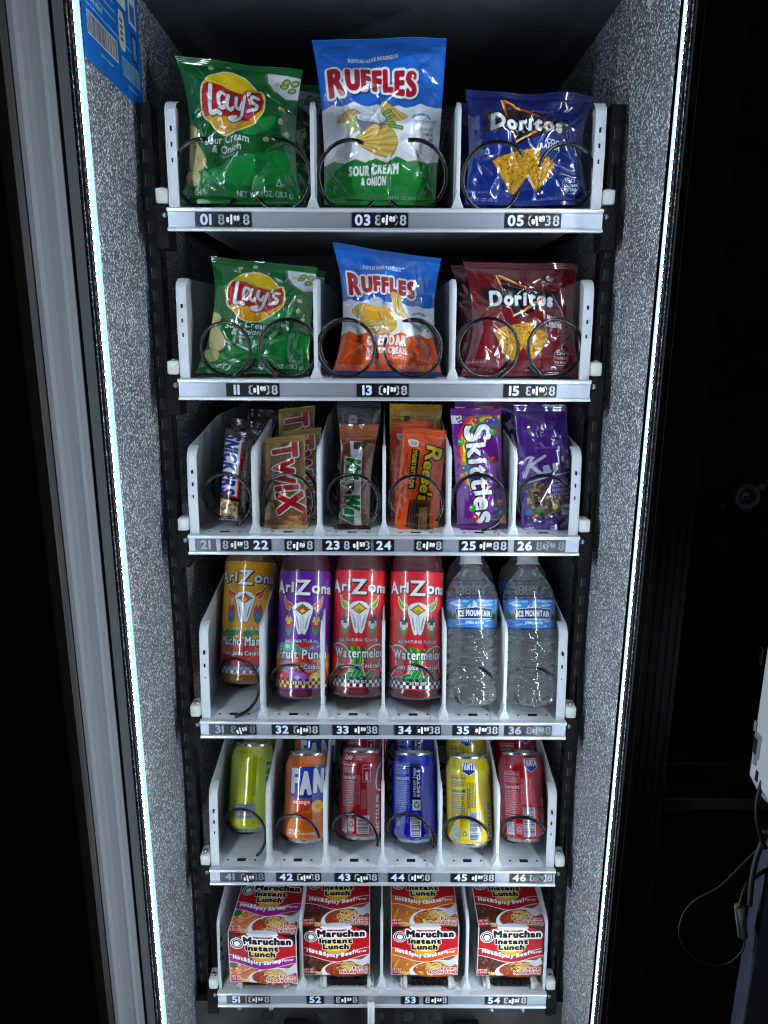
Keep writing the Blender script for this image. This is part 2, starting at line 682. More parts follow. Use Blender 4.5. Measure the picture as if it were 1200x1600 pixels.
    def text(self, s, x, y, size, col, align='c', bold=0.0, outline=(), rot=0, xs=1.0, shear=0.0, sizes=None, dys=None, track=0.14, width=None, warp=None, alpha=1.0):
        T, w = layout(s, sizes, dys, track)
        gaps = max(len(s.replace(' ', '')) - 1, 1)
        if bold:
            extra = 1.5 * bold
            if width:
                xs = max((width - gaps * extra) / (w * size), 0.2)
                width = None
            T, w = layout(s, sizes, dys, track + extra / (size * xs))
        T = T * size
        w = w * size
        if width:
            xs = width / w
        T[..., 0] *= xs
        w *= xs
        T[..., 0] += T[..., 1] * shear
        T[..., 0] -= {'c': w / 2, 'l': 0, 'r': w}[align]
        if warp:
            T[..., 1] += warp(T[..., 0] / max(w, 1e-6) * 2)
        a = math.radians(rot)
        X = T[..., 0] * math.cos(a) - T[..., 1] * math.sin(a) + x
        Y = T[..., 0] * math.sin(a) + T[..., 1] * math.cos(a) + y
        self.tris(np.stack([X, Y], -1), col, outline, bold, alpha)

    def micro(self, x0, y0, x1, y1, col, lh=1.6, alpha=0.7, rot=False):
        """a block of print too small to read"""
        y = y1
        rr = random.Random(int(x0 * 7 + y0 * 13))
        if rot:
            x = x0
            while x < x1:
                yy = y0
                while yy < y1:
                    L = rr.uniform(1.2, 4)
                    self.rect(x, yy, x + lh * 0.55, min(yy + L, y1), col, alpha)
                    yy += L + 0.7
                x += lh
            return
        while y - lh > y0:
            x = x0
            while x < x1:
                L = rr.uniform(1.0, 4)
                self.rect(x, y - lh * 0.6, min(x + L, x1), y, col, alpha)
                x += L + 0.7
            y -= lh

    def barcode(self, x0, y0, x1, y1, horiz=False, ink=(20, 20, 25), bg=(235, 235, 238)):
        self.rect(x0 - 1, y0 - 1, x1 + 1, y1 + 1, bg)
        rr = random.Random(int(x0 * 3 + y0 * 5 + 11))
        if horiz:
            y = y0
            while y < y1:
                h = rr.choice([0.4, 0.7, 1.0])
                self.rect(x0, y, x1, y + h, ink)
                y += h + rr.choice([0.5, 0.8])
        else:
            x = x0
            while x < x1:
                h = rr.choice([0.4, 0.7, 1.0])
                self.rect(x, y0, x + h, y1, ink)
                x += h + rr.choice([0.5, 0.8])

    def speckle(self, pts, n, cols, r0, r1, seed=0, alpha=1.0, clip=True):
        """irregular food texture inside an outline"""
        rr = random.Random(seed)
        P = np.array(pts)
        old = self.clip
        if clip:
            self.setclip(pts)
            if old is not None:
                self.clip = self.clip * old
        for _ in range(n):
            x, y = rr.uniform(P[:, 0].min(), P[:, 0].max()), rr.uniform(P[:, 1].min(), P[:, 1].max())
            r = rr.uniform(r0, r1)
            k = rr.randint(5, 7)
            a0 = rr.random() * 6
            self.poly([(x + r * rr.uniform(.5, 1.1) * math.cos(a0 + i * 6.283 / k), y + r * rr.uniform(.5, 1.1) * math.sin(a0 + i * 6.283 / k)) for i in range(k)], rr.choice(cols), alpha=alpha)
        self.clip = old

    def sample(self, u, v):
        x = np.clip(np.asarray(u) / self.res - 0.5, 0, self.nx - 1.001)
        y = np.clip(np.asarray(v) / self.res - 0.5, 0, self.ny - 1.001)
        i, j = x.astype(int), y.astype(int)
        fx, fy = (x - i)[..., None], (y - j)[..., None]
        I = self.img
        c = I[j, i] * (1 - fx) * (1 - fy) + I[j, i + 1] * fx * (1 - fy) + I[j + 1, i] * (1 - fx) * fy + I[j + 1, i + 1] * fx * fy
        return lin(np.clip(c, 0, 1)).astype(np.float32)


class ZM:
    """maps picture measurements of a package to its own flat print, in millimetres"""

    def __init__(self, yt, yb, L, R, W, H):
        self.a = (yt, yb, L, R, W, H)

    def __call__(self, x, y):
        yt, yb, L, R, W, H = self.a
        t = (yb - y) / (yb - yt)

        def q(c):
            return c[2] * (1 - t) + c[0] * t + 4 * t * (1 - t) * (c[1] - (c[0] + c[2]) / 2)
        return ((x - q(L)) / (q(R) - q(L)) * W, t * H)

    def P(self, *pts):
        return [self(*p) for p in pts]


def grad(c0, c1, y0, y1):
    c0, c1 = np.array(c0) / 255.0, np.array(c1) / 255.0
    return lambda x, y: c0 + (c1 - c0) * np.clip((y - y0) / (y1 - y0), 0, 1)[..., None]

# ---- artworks
W_, K_ = (236, 238, 240), (14, 14, 16)


def art_green_bag():
    W, H = 132, 160
    A = Art(W, H, (8, 96, 38))
    z = ZM(60, 1360, (20, 150, 75), (1135, 1050, 1110), W, H)
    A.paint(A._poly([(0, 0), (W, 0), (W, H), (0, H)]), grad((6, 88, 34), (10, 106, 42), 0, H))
    A.poly(z.P((60, 1360), (110, 1230), (400, 1060), (700, 940), (900, 880), (1120, 900), (1140, 1360)), (16, 138, 58), curve=False)
    A.poly(z.P((60, 1370), (150, 1250), (430, 1195), (800, 1210), (1120, 1130), (1140, 1370)), (10, 112, 44))
    A.poly(z.P((600, 760), (760, 640), (900, 590), (860, 680), (700, 780)), (22, 148, 66), curve=True)
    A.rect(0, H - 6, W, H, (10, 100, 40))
    # corner bowl
    A.poly(z.P((790, 130), (1160, 150), (1100, 360), (980, 400), (860, 310), (810, 220)), (120, 150, 120), alpha=.6)
    A.poly(z.P((820, 130), (1170, 150), (1090, 350), (980, 390), (880, 310), (830, 220)), (222, 224, 232))
    for x, y, r in [(965, 240, 40), (1030, 280, 42), (1060, 205, 38), (985, 200, 34)]:
        A.ell(*z(x, y), 5, 4, (96, 130, 50), 30)
        A.ell(*z(x, y), 3, 2.2, (176, 190, 110), 30)
    for x, y, a in [(345, 165, 40), (490, 130, -20), (950, 510, -30), (935, 620, 70), (975, 715, 30), (815, 795, 20), (900, 225, 10)]:
        A.ell(*z(x, y), 3.6, 2.7, (216, 212, 150), a)
        A.ell(*z(x + 6, y + 8), 2.4, 1.6, (196, 190, 124), a)
    # emblem
    circ = z.P((270, 470), (285, 360), (350, 260), (440, 215), (530, 205), (630, 235), (700, 300), (740, 350), (775, 350), (800, 430), (795, 560), (720, 660), (600, 745), (500, 765), (410, 730), (345, 650), (290, 600), (270, 540))
    A.poly(circ, lambda x, y: grad((238, 160, 10), (252, 214, 10), 70, 120)(x, y), outline=[(1.6, (250, 244, 190))], curve=True)
    A.poly(z.P((275, 460), (290, 350), (330, 325), (420, 330), (520, 360), (620, 385), (690, 385), (765, 350), (797, 440), (790, 550), (740, 600), (650, 650), (560, 635), (470, 600), (380, 582), (320, 590), (292, 600), (272, 540)), (196, 20, 30))
    ol = [(0.9, (120, 10, 20), 0.5, -0.6)]
    w = 4.0
    A.stroke(z.P((355, 350), (352, 430), (345, 520), (348, 572), (400, 565), (430, 580)), w + .8, W_, ol)
    A.stroke(z.P((480, 420), (440, 400), (420, 450), (425, 515), (455, 530), (485, 480), (495, 410)), w, W_, ol)
    A.stroke(z.P((495, 410), (485, 500), (515, 540), (535, 510)), w, W_, ol)
    A.stroke(z.P((560, 420), (555, 490), (585, 520), (615, 470)), w, W_, ol)
    A.stroke(z.P((640, 430), (615, 540), (590, 620), (540, 640), (505, 615), (560, 600)), w, W_, ol)
    A.stroke(z.P((685, 385), (675, 415)), w, W_, ol)
    A.stroke(z.P((755, 435), (710, 430), (700, 475), (745, 515), (735, 560), (665, 560)), w, W_, ol)
    # chips at the side
    for pts in [z.P((120, 690), (180, 680), (230, 730), (225, 830), (160, 840)), z.P((160, 850), (215, 830), (290, 940), (320, 1020), (290, 1090), (210, 1100), (165, 1030)), z.P((130, 1120), (180, 1085), (260, 1120), (250, 1200), (180, 1215))]:
        A.poly(pts, (206, 196, 128), curve=True, outline=[(.7, (150, 140, 70))])
        A.speckle(pts, 60, [(190, 178, 108), (220, 212, 150), (120, 140, 60)], .2, .9, 3)
    wv = lambda t: 1.6 * np.cos(t * 2.2)
    A.text('Sour Cream', *z(490, 850), 8.2, W_, bold=.25, warp=wv, width=56)
    A.text('& Onion', *z(490, 925), 8.2, W_, bold=.25, width=37)
    A.text('Flavored', *z(495, 972), 4.2, W_, bold=.1, width=19)
    A.text('POTATO CHIPS', *z(300, 1290), 5.4, (216, 230, 220), align='r', width=34)
    A.text('NET WT. 1 OZ. (28.3 g)', *z(1045, 1298), 5.4, (226, 236, 230), align='r', width=62)
    A.stroke(z.P((905, 1210), (930, 1150), (945, 1210), (905, 1210)), .7, (220, 232, 224), curve=False)
    A.text('D', *z(960, 1210), 2.6, (220, 232, 224))
    for i in range(3):
        A.text(['27 JAN 2026', '821 13 86 19', 'CT2 08:16'][i], *z(910, 715 + i * 36), 3.2, (12, 30, 18), width=17)
    A.micro(*z(880, 560), *z(1010, 530), (8, 60, 26), 2)
    return A


def chip_ridged(A, z, pts, ridge, seed):
    A.poly(pts, (208, 176, 84), curve=True, outline=[(.5, (160, 124, 40))])
    P = smooth(pts, 8, True)
    A.setclip(P)
    x0, x1, y0, y1 = P[:, 0].min(), P[:, 0].max(), P[:, 1].min(), P[:, 1].max()
    ox, oy = ridge
    for i in range(-14, 15):
        a = i * 0.085
        L = 60
        b = math.atan2((y0 + y1) / 2 - oy, (x0 + x1) / 2 - ox) + a
        A.stroke([(ox, oy), (ox + L * math.cos(b), oy + L * math.sin(b))], .8, (176, 138, 52) if i % 2 else (232, 208, 130), curve=False)
    A.setclip(None)
    A.speckle(P, 50, [(150, 116, 40), (236, 216, 150)], .15, .5, seed, .7)


def art_ridged_bag(flavor):
    W, H = 132, 182 if flavor == 'onion' else 156
    top, white = (22, 98, 196), (230, 233, 240)
    bot = (24, 128, 48) if flavor == 'onion' else (232, 88, 28)
    A = Art(W, H, white)
    z = ZM(45, 1465, (35, 150, 150), (1160, 1095, 1065), W, H)
    yt = z(600, 660)[1]
    yb = z(600, 1120)[1] if flavor == 'onion' else z(600, 1010)[1]
    A.paint(A._poly([(0, yt), (W, yt), (W, H), (0, H)]), grad((22, 98, 194), (28, 112, 214), yt, H))

    def zig(y, up):
        p = []
        n = 11
        for i in range(n + 1):
            x = W * i / n
            p.append((x, y + (2.6 if i % 2 else -1.8)))
        return p
    A.poly(zig(yt, 1) + [(W, yt - 12), (0, yt - 12)], white)
    A.poly(zig(yb, 1) + [(W, 0), (0, 0)], bot, outline=[(.5, (236, 226, 130))])
    if flavor != 'onion':
        A.rect(0, 0, W, 6, (16, 66, 150))
    A.rect(0, H - 7, W, H, (22, 92, 184))
    logo = 'RUFFLES'
    sz = [1.42, 1.06, 1.0, 1.0, 1.0, 1.02, 1.1]
    dy = [-.22, 0.0, .12, .08, .12, .02, -.08]
    A.text(logo, *z(550, 545), 20 if flavor == 'onion' else 17, (178, 22, 44), bold=1.2, width=90, sizes=sz, dys=dy, track=.2,
           outline=[(3.4, (12, 40, 96), .8, -1.2), (3.0, (240, 241, 244)), (.5, (120, 8, 30))])
    # slab serifs
    A.text('RUFFLES HAVE RRRIDGES!', *z(550, 280), 4.6, W_, bold=.25, width=50, rot=4 if flavor == 'onion' else 0)
    if flavor == 'onion':
        chip_ridged(A, z, z.P((270, 790), (330, 710), (400, 700), (450, 740), (420, 800), (330, 800)), z(300, 900), 2)
        chip_ridged(A, z, z.P((615, 650), (650, 620), (740, 680), (820, 740), (790, 780), (690, 790), (625, 720)), z(600, 560), 3)
        A.poly(z.P((350, 800), (440, 790), (450, 870), (370, 890)), (150, 176, 90), curve=True, alpha=.8)
        for a, b in [((640, 730), (690, 695)), ((660, 780), (720, 740)), ((640, 810), (720, 815)), ((690, 830), (780, 855))]:
            A.stroke(z.P(a, b), 4.2, (74, 120, 40), curve=False)
            A.stroke(z.P(a, b), 1.6, (150, 184, 90), curve=False)
        A.poly(z.P((420, 780), (665, 780), (630, 900), (460, 900)), (120, 124, 134))
        A.ell(*z(542, 772), 16, 5.6, (196, 200, 210), outline=[(.9, (90, 94, 104))])
        A.ell(*z(545, 755), 13, 5, (236, 238, 244))
        A.stroke(z.P((460, 760), (540, 745), (600, 770)), .8, (200, 204, 214))
        chip_ridged(A, z, z.P((420, 950), (490, 880), (590, 830), (690, 850), (745, 940), (735, 1030), (690, 1085), (600, 1070), (500, 1020)), z(390, 960), 5)
        A.text('SOUR CREAM', *z(560, 1235), 9.5, W_, bold=.7, width=56)
        A.text('& ONION', *z(560, 1312), 7.2, W_, bold=.5, width=28)
        A.text('NET WT. 1 OZ. (28.3 g)', *z(790, 1420), 3, (170, 206, 176), width=32)
        A.text('POTATO CHIPS', *z(250, 1440), 3, (170, 206, 176), width=22)
    else:
        for k, pts in enumerate([((250, 760), (330, 690), (430, 700), (420, 800), (320, 840)), ((640, 540), (740, 560), (760, 700), (820, 800), (700, 780), (660, 660)), ((330, 880), (470, 800), (640, 790), (700, 900), (640, 990), (460, 990))]):
            chip_ridged(A, z, z.P(*pts), z(*[(300, 950), (690, 480), (300, 930)][k]), 11 + k)
        blk = z.P((360, 720), (560, 690), (650, 740), (640, 830), (480, 860), (370, 830))
        A.poly(blk, (222, 158, 40), outline=[(.4, (170, 110, 20))])
        A.poly(z.P((360, 720), (560, 690), (650, 740), (470, 770)), (238, 184, 70))
        A.poly(z.P((420, 640), (480, 600), (560, 620), (610, 690), (450, 700)), (190, 196, 210), curve=True)
        A.text('CHEDDAR', *z(600, 1128), 11, W_, bold=.8, width=52)
        A.text('& SOUR CREAM', *z(600, 1222), 7.0, W_, bold=.45, width=52)
        A.text('FLAVORED', *z(720, 1285), 4.4, (250, 210, 190), width=24)
        A.text('NET WT. 1 OZ. (28.3 g)', *z(880, 1385), 4.6, (250, 214, 196), width=52)
        A.text('POTATO CHIPS', *z(290, 1385), 4.4, (250, 196, 170), width=32)
    c = z(935, 765)
    A.text('GUARANTEED FRESH', c[0], c[1], 2.6, (40, 90, 180), width=20, warp=lambda t: 2.6 - 3.2 * t * t, bold=.15)
    A.text('UNTIL PRINTED DATE', c[0], c[1] - 4, 1.8, (40, 90, 180), width=18)
    for i in range(3):
        A.text(['27 JAN 2026', '727306 16', 'U14   08'][i], *z(975, 868 + i * 40), 3.2, (30, 32, 40), width=14)
    return A


def chip_corn(A, pts, seed):
    P = smooth(pts, 1, True)
    A.poly(P, (206, 150, 36), outline=[(.8, (120, 74, 20))])
    A.speckle(P, 420, [(226, 176, 50), (190, 122, 26), (232, 196, 84), (156, 86, 22), (214, 160, 40), (120, 70, 24)], .4, 1.7, seed)


def art_corn_bag(base, dark, flav):
    W, H = 138, 138
    A = Art(W, H, base)
    z = ZM(85, 1075, (40, 60, 45), (1135, 1035, 1125), W, H)
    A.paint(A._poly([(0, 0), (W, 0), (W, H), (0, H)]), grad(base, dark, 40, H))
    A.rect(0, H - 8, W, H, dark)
    A.poly(z.P((300, 190), (370, 190), (760, 380), (930, 400), (640, 520), (450, 590), (400, 500)), K_)
    A.poly(z.P((160, 310), (900, 340), (880, 490), (180, 480)), (22, 22, 26), alpha=.75)
    for a, b, c in [((320, 205), (360, 370), (345, 215)), ((345, 205), (640, 350), (360, 235)), ((375, 420), (450, 570), (405, 450)), ((445, 570), (745, 395), (470, 550))]:
        A.poly(z.P(a, b, c), (214, 92, 28), outline=[(.9, (150, 40, 20))])
        A.stroke(z.P(a, ((a[0] + b[0]) / 2, (a[1] + b[1]) / 2)), 1.2, (255, 214, 130), curve=False)
    A.stroke(z.P((450, 560), (620, 480), (745, 395)), 2.4, (226, 120, 50))
    A.stroke(z.P((450, 560), (560, 512)), 1.6, (255, 220, 150))
    A.text('Doritos', *z(530, 468), 14.5, (232, 234, 238), bold=1.1, width=82, track=.2, sizes=[1.12, 1.05, 1.05, 1.0, 1.05, 1.05, 1.05], outline=[(1.6, K_), (.5, (120, 124, 132))], rot=-1)
    A.stroke(z.P((640, 460), (745, 395)), 2.0, (222, 130, 60), curve=False)
    if flav == 'ranch':
        A.text('COOL', *z(770, 575), 4.6, (230, 232, 240), bold=.3, width=20)
        A.text('RANCH', *z(730, 612), 4.6, (230, 232, 240), bold=.3, width=24)
    else:
        A.text('NACHO', *z(830, 600), 5.2, (236, 232, 232), bold=.5, width=20, rot=-6, outline=[(.8, (40, 6, 10))])
        A.text('CHEESE', *z(830, 652), 5.2, (236, 232, 232), bold=.5, width=22, rot=-6, outline=[(.8, (40, 6, 10))])
    chip_corn(A, z.P((258, 705), (330, 670), (450, 640), (655, 618), (640, 670), (580, 790), (470, 960), (440, 962), (360, 850)), 4)
    chip_corn(A, z.P((640, 690), (720, 675), (775, 715), (770, 780), (690, 900), (650, 945), (620, 930), (555, 820)), 6)
    c = (236, 236, 244)
    for i, (t, s) in enumerate([('150', 5.6), ('CALORIES', 2.9), ('PER BAG', 2.9)]):
        A.text(t, *z(920, 888 + i * 38), s, c, width=[11, 15, 13][i], bold=.15)
    o = [z(920 + 72 * math.cos(a) , 910 + 78 * math.sin(a)) for a in np.linspace(.39, 6.67, 9)]
    A.stroke(o, .5, c, curve=False)
    A.text('TORTILLA CHIPS', *z(55, 975), 2.6, (190, 190, 226), align='l', width=24)
    A.text('NET WT. 1 OZ. (28.3 g)', *z(60, 1040), 3.6, (200, 200, 230), align='l', width=34)
    A.text('See Nutrition Information for Total Fat Content', *z(820, 1030), 2.2, (190, 186, 230), width=54)
    A.text('GUARANTEED FRESH', *z(890, 680), 2.2, (120, 130, 190), width=18, rot=-40)
    return A


def bar_z(yt, yb, TL, TR, BL, BR, W, H, m=None):
    L = (TL, (TL + BL) / 2 if m is None else m[0], BL)
    R = (TR, (TR + BR) / 2 if m is None else m[1], BR)
    return ZM(yt, yb, L, R, W, H)


def vtext(A, z, s, p0, p1, size, col, **kw):
    a, b = z(*p0), z(*p1)
    L = math.hypot(b[0] - a[0], b[1] - a[1])
    A.text(s, a[0], a[1], size, col, align='l', rot=math.degrees(math.atan2(b[1] - a[1], b[0] - a[0])), width=L, **kw)


def art_peanut_bar():
    A = Art(34, 115, (34, 22, 20))
    z = bar_z(200, 665, 350, 490, 322, 455, 34, 115)
    A.poly(z.P((355, 215), (445, 245), (425, 560), (322, 540)), (196, 26, 34))
    A.poly(z.P((362, 222), (437, 252), (416, 550), (330, 530)), (232, 234, 238))
    vtext(A, z, 'SNICKERS', (354, 226), (332, 532), 17.5, (28, 38, 132), bold=1.0, shear=.12)
    vtext(A, z, 'PEANUTS, CARAMEL, NOUGAT', (460, 310), (440, 600), 2.4, (190, 160, 70), bold=.15)
    A.text('250', *z(430, 240), 4, W_, rot=-90, bold=.2)
    pb = z.P((325, 560), (425, 575), (415, 665), (318, 660))
    A.poly(pb, (190, 160, 110))
    A.speckle(pb, 60, [(214, 190, 140), (150, 100, 60), (120, 60, 30), (226, 206, 160), (196, 120, 50)], 1, 3.2, 5)
    A.rect(0, 0, 34, 5, (30, 20, 18))
    A.rect(0, 108, 34, 115, (30, 22, 20))
    A.micro(26, 12, 33, 50, (120, 110, 110), 1.5, .5, rot=True)
    return A


def art_cookie_bar(gold=(222, 178, 98)):
    A = Art(50, 118, gold)
    A.paint(A._poly([(0, 0), (50, 0), (50, 118), (0, 118)]), lambda x, y: np.array(gold) / 255. * (0.86 + .14 * np.cos(x * .35))[..., None])
    z = bar_z(225, 715, 565, 775, 570, 790, 50, 118)
    A.poly(z.P((605, 300), (690, 240), (760, 260), (770, 600), (700, 645), (640, 650), (600, 450)), (112, 84, 34), alpha=.75, curve=True)
    a, b = z(598, 262), z(640, 640)
    vtext(A, z, 'TWIX', (604, 262), (646, 632), 27, (196, 22, 36), bold=1.3, sizes=[1.08, .86, .95, 1.1], outline=[(2.6, (60, 40, 14), .4, -.6), (2.2, (240, 236, 226)), (.4, (110, 8, 20))], track=.13)
    bi = z.P((572, 668), (640, 655), (760, 660), (782, 690), (780, 705), (572, 706))
    A.poly(bi, (150, 84, 40), curve=False)
    A.ell(*z(625, 680), 9, 4.6, (120, 62, 30))
    A.ell(*z(720, 680), 10, 5, (186, 116, 60))
    A.ell(*z(720, 684), 7, 3, (210, 150, 90))
    A.micro(3, 14, 8, 70, (90, 66, 30), 2.2, .7, rot=True)
    A.text('caramel', *z(600, 570), 3.6, (70, 46, 20), rot=-86)
    A.rect(0, 0, 50, 5.5, (206, 170, 96))
    A.rect(0, 111, 50, 118, (176, 140, 70))
    A.poly(z.P((760, 640), (785, 600), (785, 690), (765, 680)), (196, 60, 50))
    return A


def art_brown_bar():
    A = Art(44, 128, (112, 62, 34))
    z = bar_z(158, 715, 962, 1165, 955, 1125, 44, 128, (978, 1125))
    A.poly(z.P((1020, 245), (1085, 250), (1080, 700), (1035, 695)), (226, 228, 226))
    A.rect(0, 110, 44, 128, (166, 94, 50))
    A.rect(0, 0, 44, 6, (60, 32, 22))
    gr = (18, 116, 52)
    vtext(A, z, 'Milky Way', (1002, 340), (998, 668), 17, gr, bold=1.1, outline=[(1.5, (236, 238, 236)), (.5, (8, 60, 26))], sizes=[1.15, 1, 1, 1, 1, 1, 1.15, 1, 1], shear=.22)
    A.micro(33, 20, 41, 105, (196, 170, 150), 1.9, .7, rot=True)
    A.micro(4, 20, 8, 90, (190, 150, 110), 1.9, .7, rot=True)
    A.rect(*z(1038, 290), *z(1090, 250), (70, 60, 56))
    A.text('240', *z(1062, 285), 3.2, W_, rot=-90)
    A.stroke(z.P((968, 460), (990, 560), (975, 690)), 3, (150, 90, 46))
    return A


def art_orange_bar(base=(238, 84, 22), full=True):
    A = Art(58, 132, base)
    z = bar_z(175, 712, 135, 362, 92, 322, 58, 132)
    A.rect(0, 124, 58, 132, tuple(int(c * .93) for c in base))
    A.rect(0, 0, 58, 6, tuple(int(c * .93) for c in base))
    A.poly(z.P((165, 235), (215, 240), (212, 268), (180, 275), (163, 262)), (232, 226, 222), curve=True)
    A.text('210', *z(190, 262), 4, (40, 30, 30), bold=.1, rot=-10)
    if not full:
        A.micro(6, 20, 26, 100, (250, 190, 150), 3, .6, rot=True)
        return A
    A.poly(z.P((180, 285), (222, 288), (198, 500), (160, 500)), (24, 18, 16))
    vtext(A, z, '2 PEANUT BUTTER CUPS', (188, 292), (166, 490), 5.4, (238, 206, 40), bold=.4)
    ye = (250, 218, 30)
    ol = [(1.9, (30, 16, 8))]
    # script wordmark running down the bar
    vtext(A, z, 'Reese', (262, 262), (222, 508), 13, ye, bold=.85, outline=ol, sizes=[1.55, 1, 1, 1, 1], track=.05, shear=.1)
    vtext(A, z, "'s", (222, 508), (214, 552), 13, ye, bold=.85, outline=ol, sizes=[1.2, 1])
    cup = z.P((168, 560), (275, 556), (280, 712), (150, 700))
    A.poly(cup, (74, 40, 24))
    for i in range(9):
        A.stroke(z.P((172 + i * 6, 572), (158 + i * 7, 695)), 1.0, (112, 66, 40) if i % 2 else (46, 24, 14), curve=False)
    cut = z.P((222, 590), (265, 585), (262, 706), (216, 706))
    A.poly(cut, (196, 140, 50))
    A.speckle(cut, 120, [(214, 160, 66), (172, 116, 36), (232, 184, 96)], .3, 1, 8)
    A.ell(*z(222, 562), 13.5, 3, (100, 58, 34))
    vtext(A, z, 'MILK CHOCOLATE', (152, 310), (128, 480), 2.4, (120, 30, 8), bold=.12)
    vtext(A, z, 'NET WT 1.5 OZ (42 g)', (132, 500), (112, 660), 3, (90, 24, 8), bold=.12)
    return A


def art_purple_candy():
    W, H = 64, 146
    A = Art(W, H, (106, 22, 132))
    z = ZM(60, 700, (385, 400, 430), (650, 655, 690), W, H)
    bands = [(200, 40, 40), (232, 130, 30), (236, 206, 40), (50, 150, 60), (40, 80, 180)]
    for i, c in enumerate(bands):
        o = i * 17
        A.stroke(z.P((640 - o * .2, 70 + o), (520, 90 + o * 1.2), (450 + o * .6, 160 + o), (425 + o * .8, 260), (445 + o * .5, 390), (490 + o * .4, 520), (600, 640), (690, 640 - o)), 5.2, c)
    A.poly(z.P((560, 120), (660, 100), (660, 220), (570, 190)), (86, 120, 40), alpha=.6)
    vtext(A, z, 'Skittles', (452, 158), (524, 668), 23, (240, 241, 246), bold=1.25, sizes=[1.35, 1, 1, 1, 1, 1, 1, 1.15], outline=[(1.5, (20, 14, 30))], track=.1)
    cols = [(196, 30, 40), (60, 160, 50), (236, 190, 30), (90, 40, 150), (226, 100, 30), (40, 70, 170)]
    for x, y, i in [(530, 90, 1), (615, 90, 0), (575, 132, 3), (515, 125, 0), (612, 125, 5), (597, 185, 1), (430, 240, 1), (448, 380, 5), (460, 485, 3), (487, 520, 3), (495, 590, 1), (515, 640, 0), (600, 330, 0), (640, 560, 4), (650, 620, 1), (625, 600, 5), (595, 690, 3), (665, 665, 2), (560, 690, 4), (440, 420, 4), (675, 120, 0)]:
        A.ell(*z(x, y), 4.2, 4.2, cols[i], outline=[(.3, (40, 10, 50))])
        A.ell(*z(x - 4, y - 5), 1.4, 1.0, (240, 230, 240), alpha=.7)
    A.rect(0, H - 7, W, H, (96, 16, 120))
    A.rect(0, 0, W, 6, (96, 16, 120))
    A.rect(*z(388, 140), *z(440, 95), (232, 230, 236))
    A.text('250', *z(420, 132), 5, (50, 16, 70), rot=-70, bold=.3)
    A.text('WILD BERRY', *z(655, 330), 3.4, (214, 180, 60), rot=-84, bold=.3, align='l', width=34)
    return A


def art_trail_mix():
    W, H = 66, 158
    A = Art(W, H, (70, 24, 124))
    z = ZM(45, 700, (725, 770, 775), (1005, 1020, 1055), W, H)
    A.paint(A._poly([(0, 0), (W, 0), (W, H), (0, H)]), lambda x, y: np.array((70, 24, 124)) / 255. * (0.93 + .07 * np.sign(np.sin(x * .9)))[..., None])
    A.rect(0, H - 9, W, H, (76, 30, 134))
    A.rect(0, 0, W, 7, (80, 30, 132))
    sv = (186, 184, 204)
    A.text('SUPER SWEET', *z(900, 138), 2, (150, 120, 190), width=22)
    A.text('AMERICAN FAVORITE', *z(910, 275), 2.6, (160, 140, 200), width=34)
    wd = 4.6
    A.stroke(z.P((830, 320), (815, 370), (800, 415)), wd, sv)
    A.stroke(z.P((785, 350), (810, 318), (840, 320)), 2.4, sv)
    A.stroke(z.P((890, 312), (850, 340), (822, 365)), wd * .8, sv)
    A.stroke(z.P((830, 360), (858, 390), (880, 408)), wd, sv)
    vtext(A, z, "ar's", (885, 402), (1022, 372), 14, sv, bold=1.0, shear=.2, sizes=[.9, .9, 1, .95])
    A.stroke(z.P((800, 450), (910, 420), (1040, 395)), 1.6, sv)
    A.poly([(z(1000, 292)[0] + 3.4 * (1 if i % 2 else .45) * math.sin(i * math.pi / 5), z(1000, 292)[1] - 3.4 * (1 if i % 2 else .45) * math.cos(i * math.pi / 5)) for i in range(10)], sv)
    for i, t in enumerate(["SWEET 'N", 'SALTY MIX', 'PEANUTS', 'NET WT 2 OZ']):
        A.text(t, *z(925, 452 + i * 24), 3.4, (176, 160, 214), align='l', width=[22, 23, 18, 22][i], bold=.25, rot=4)
    win = z.P((800, 470), (860, 440), (915, 450), (915, 520), (1040, 530), (1042, 600), (930, 625), (810, 635))
    A.poly(win, (70, 52, 46))
    A.speckle(win, 130, [(160, 130, 92), (50, 34, 28), (30, 22, 22), (188, 160, 116), (110, 84, 60), (140, 112, 84)], 1.2, 3.4, 3)
    for x, y, c in [(812, 600, (30, 100, 170)), (868, 592, (40, 130, 50)), (942, 578, (190, 170, 50)), (850, 560, (40, 26, 24))]:
        A.ell(*z(x, y), 4.4, 3.6, c, 20)
    A.rect(*z(980, 625), *z(1028, 570), (196, 190, 206))
    A.text('280', *z(1004, 600), 3.6, (60, 30, 100), bold=.2)
    A.text('NET WT. 2 OZ (57g)', *z(880, 685), 2.4, (150, 120, 190), width=30)
    return A


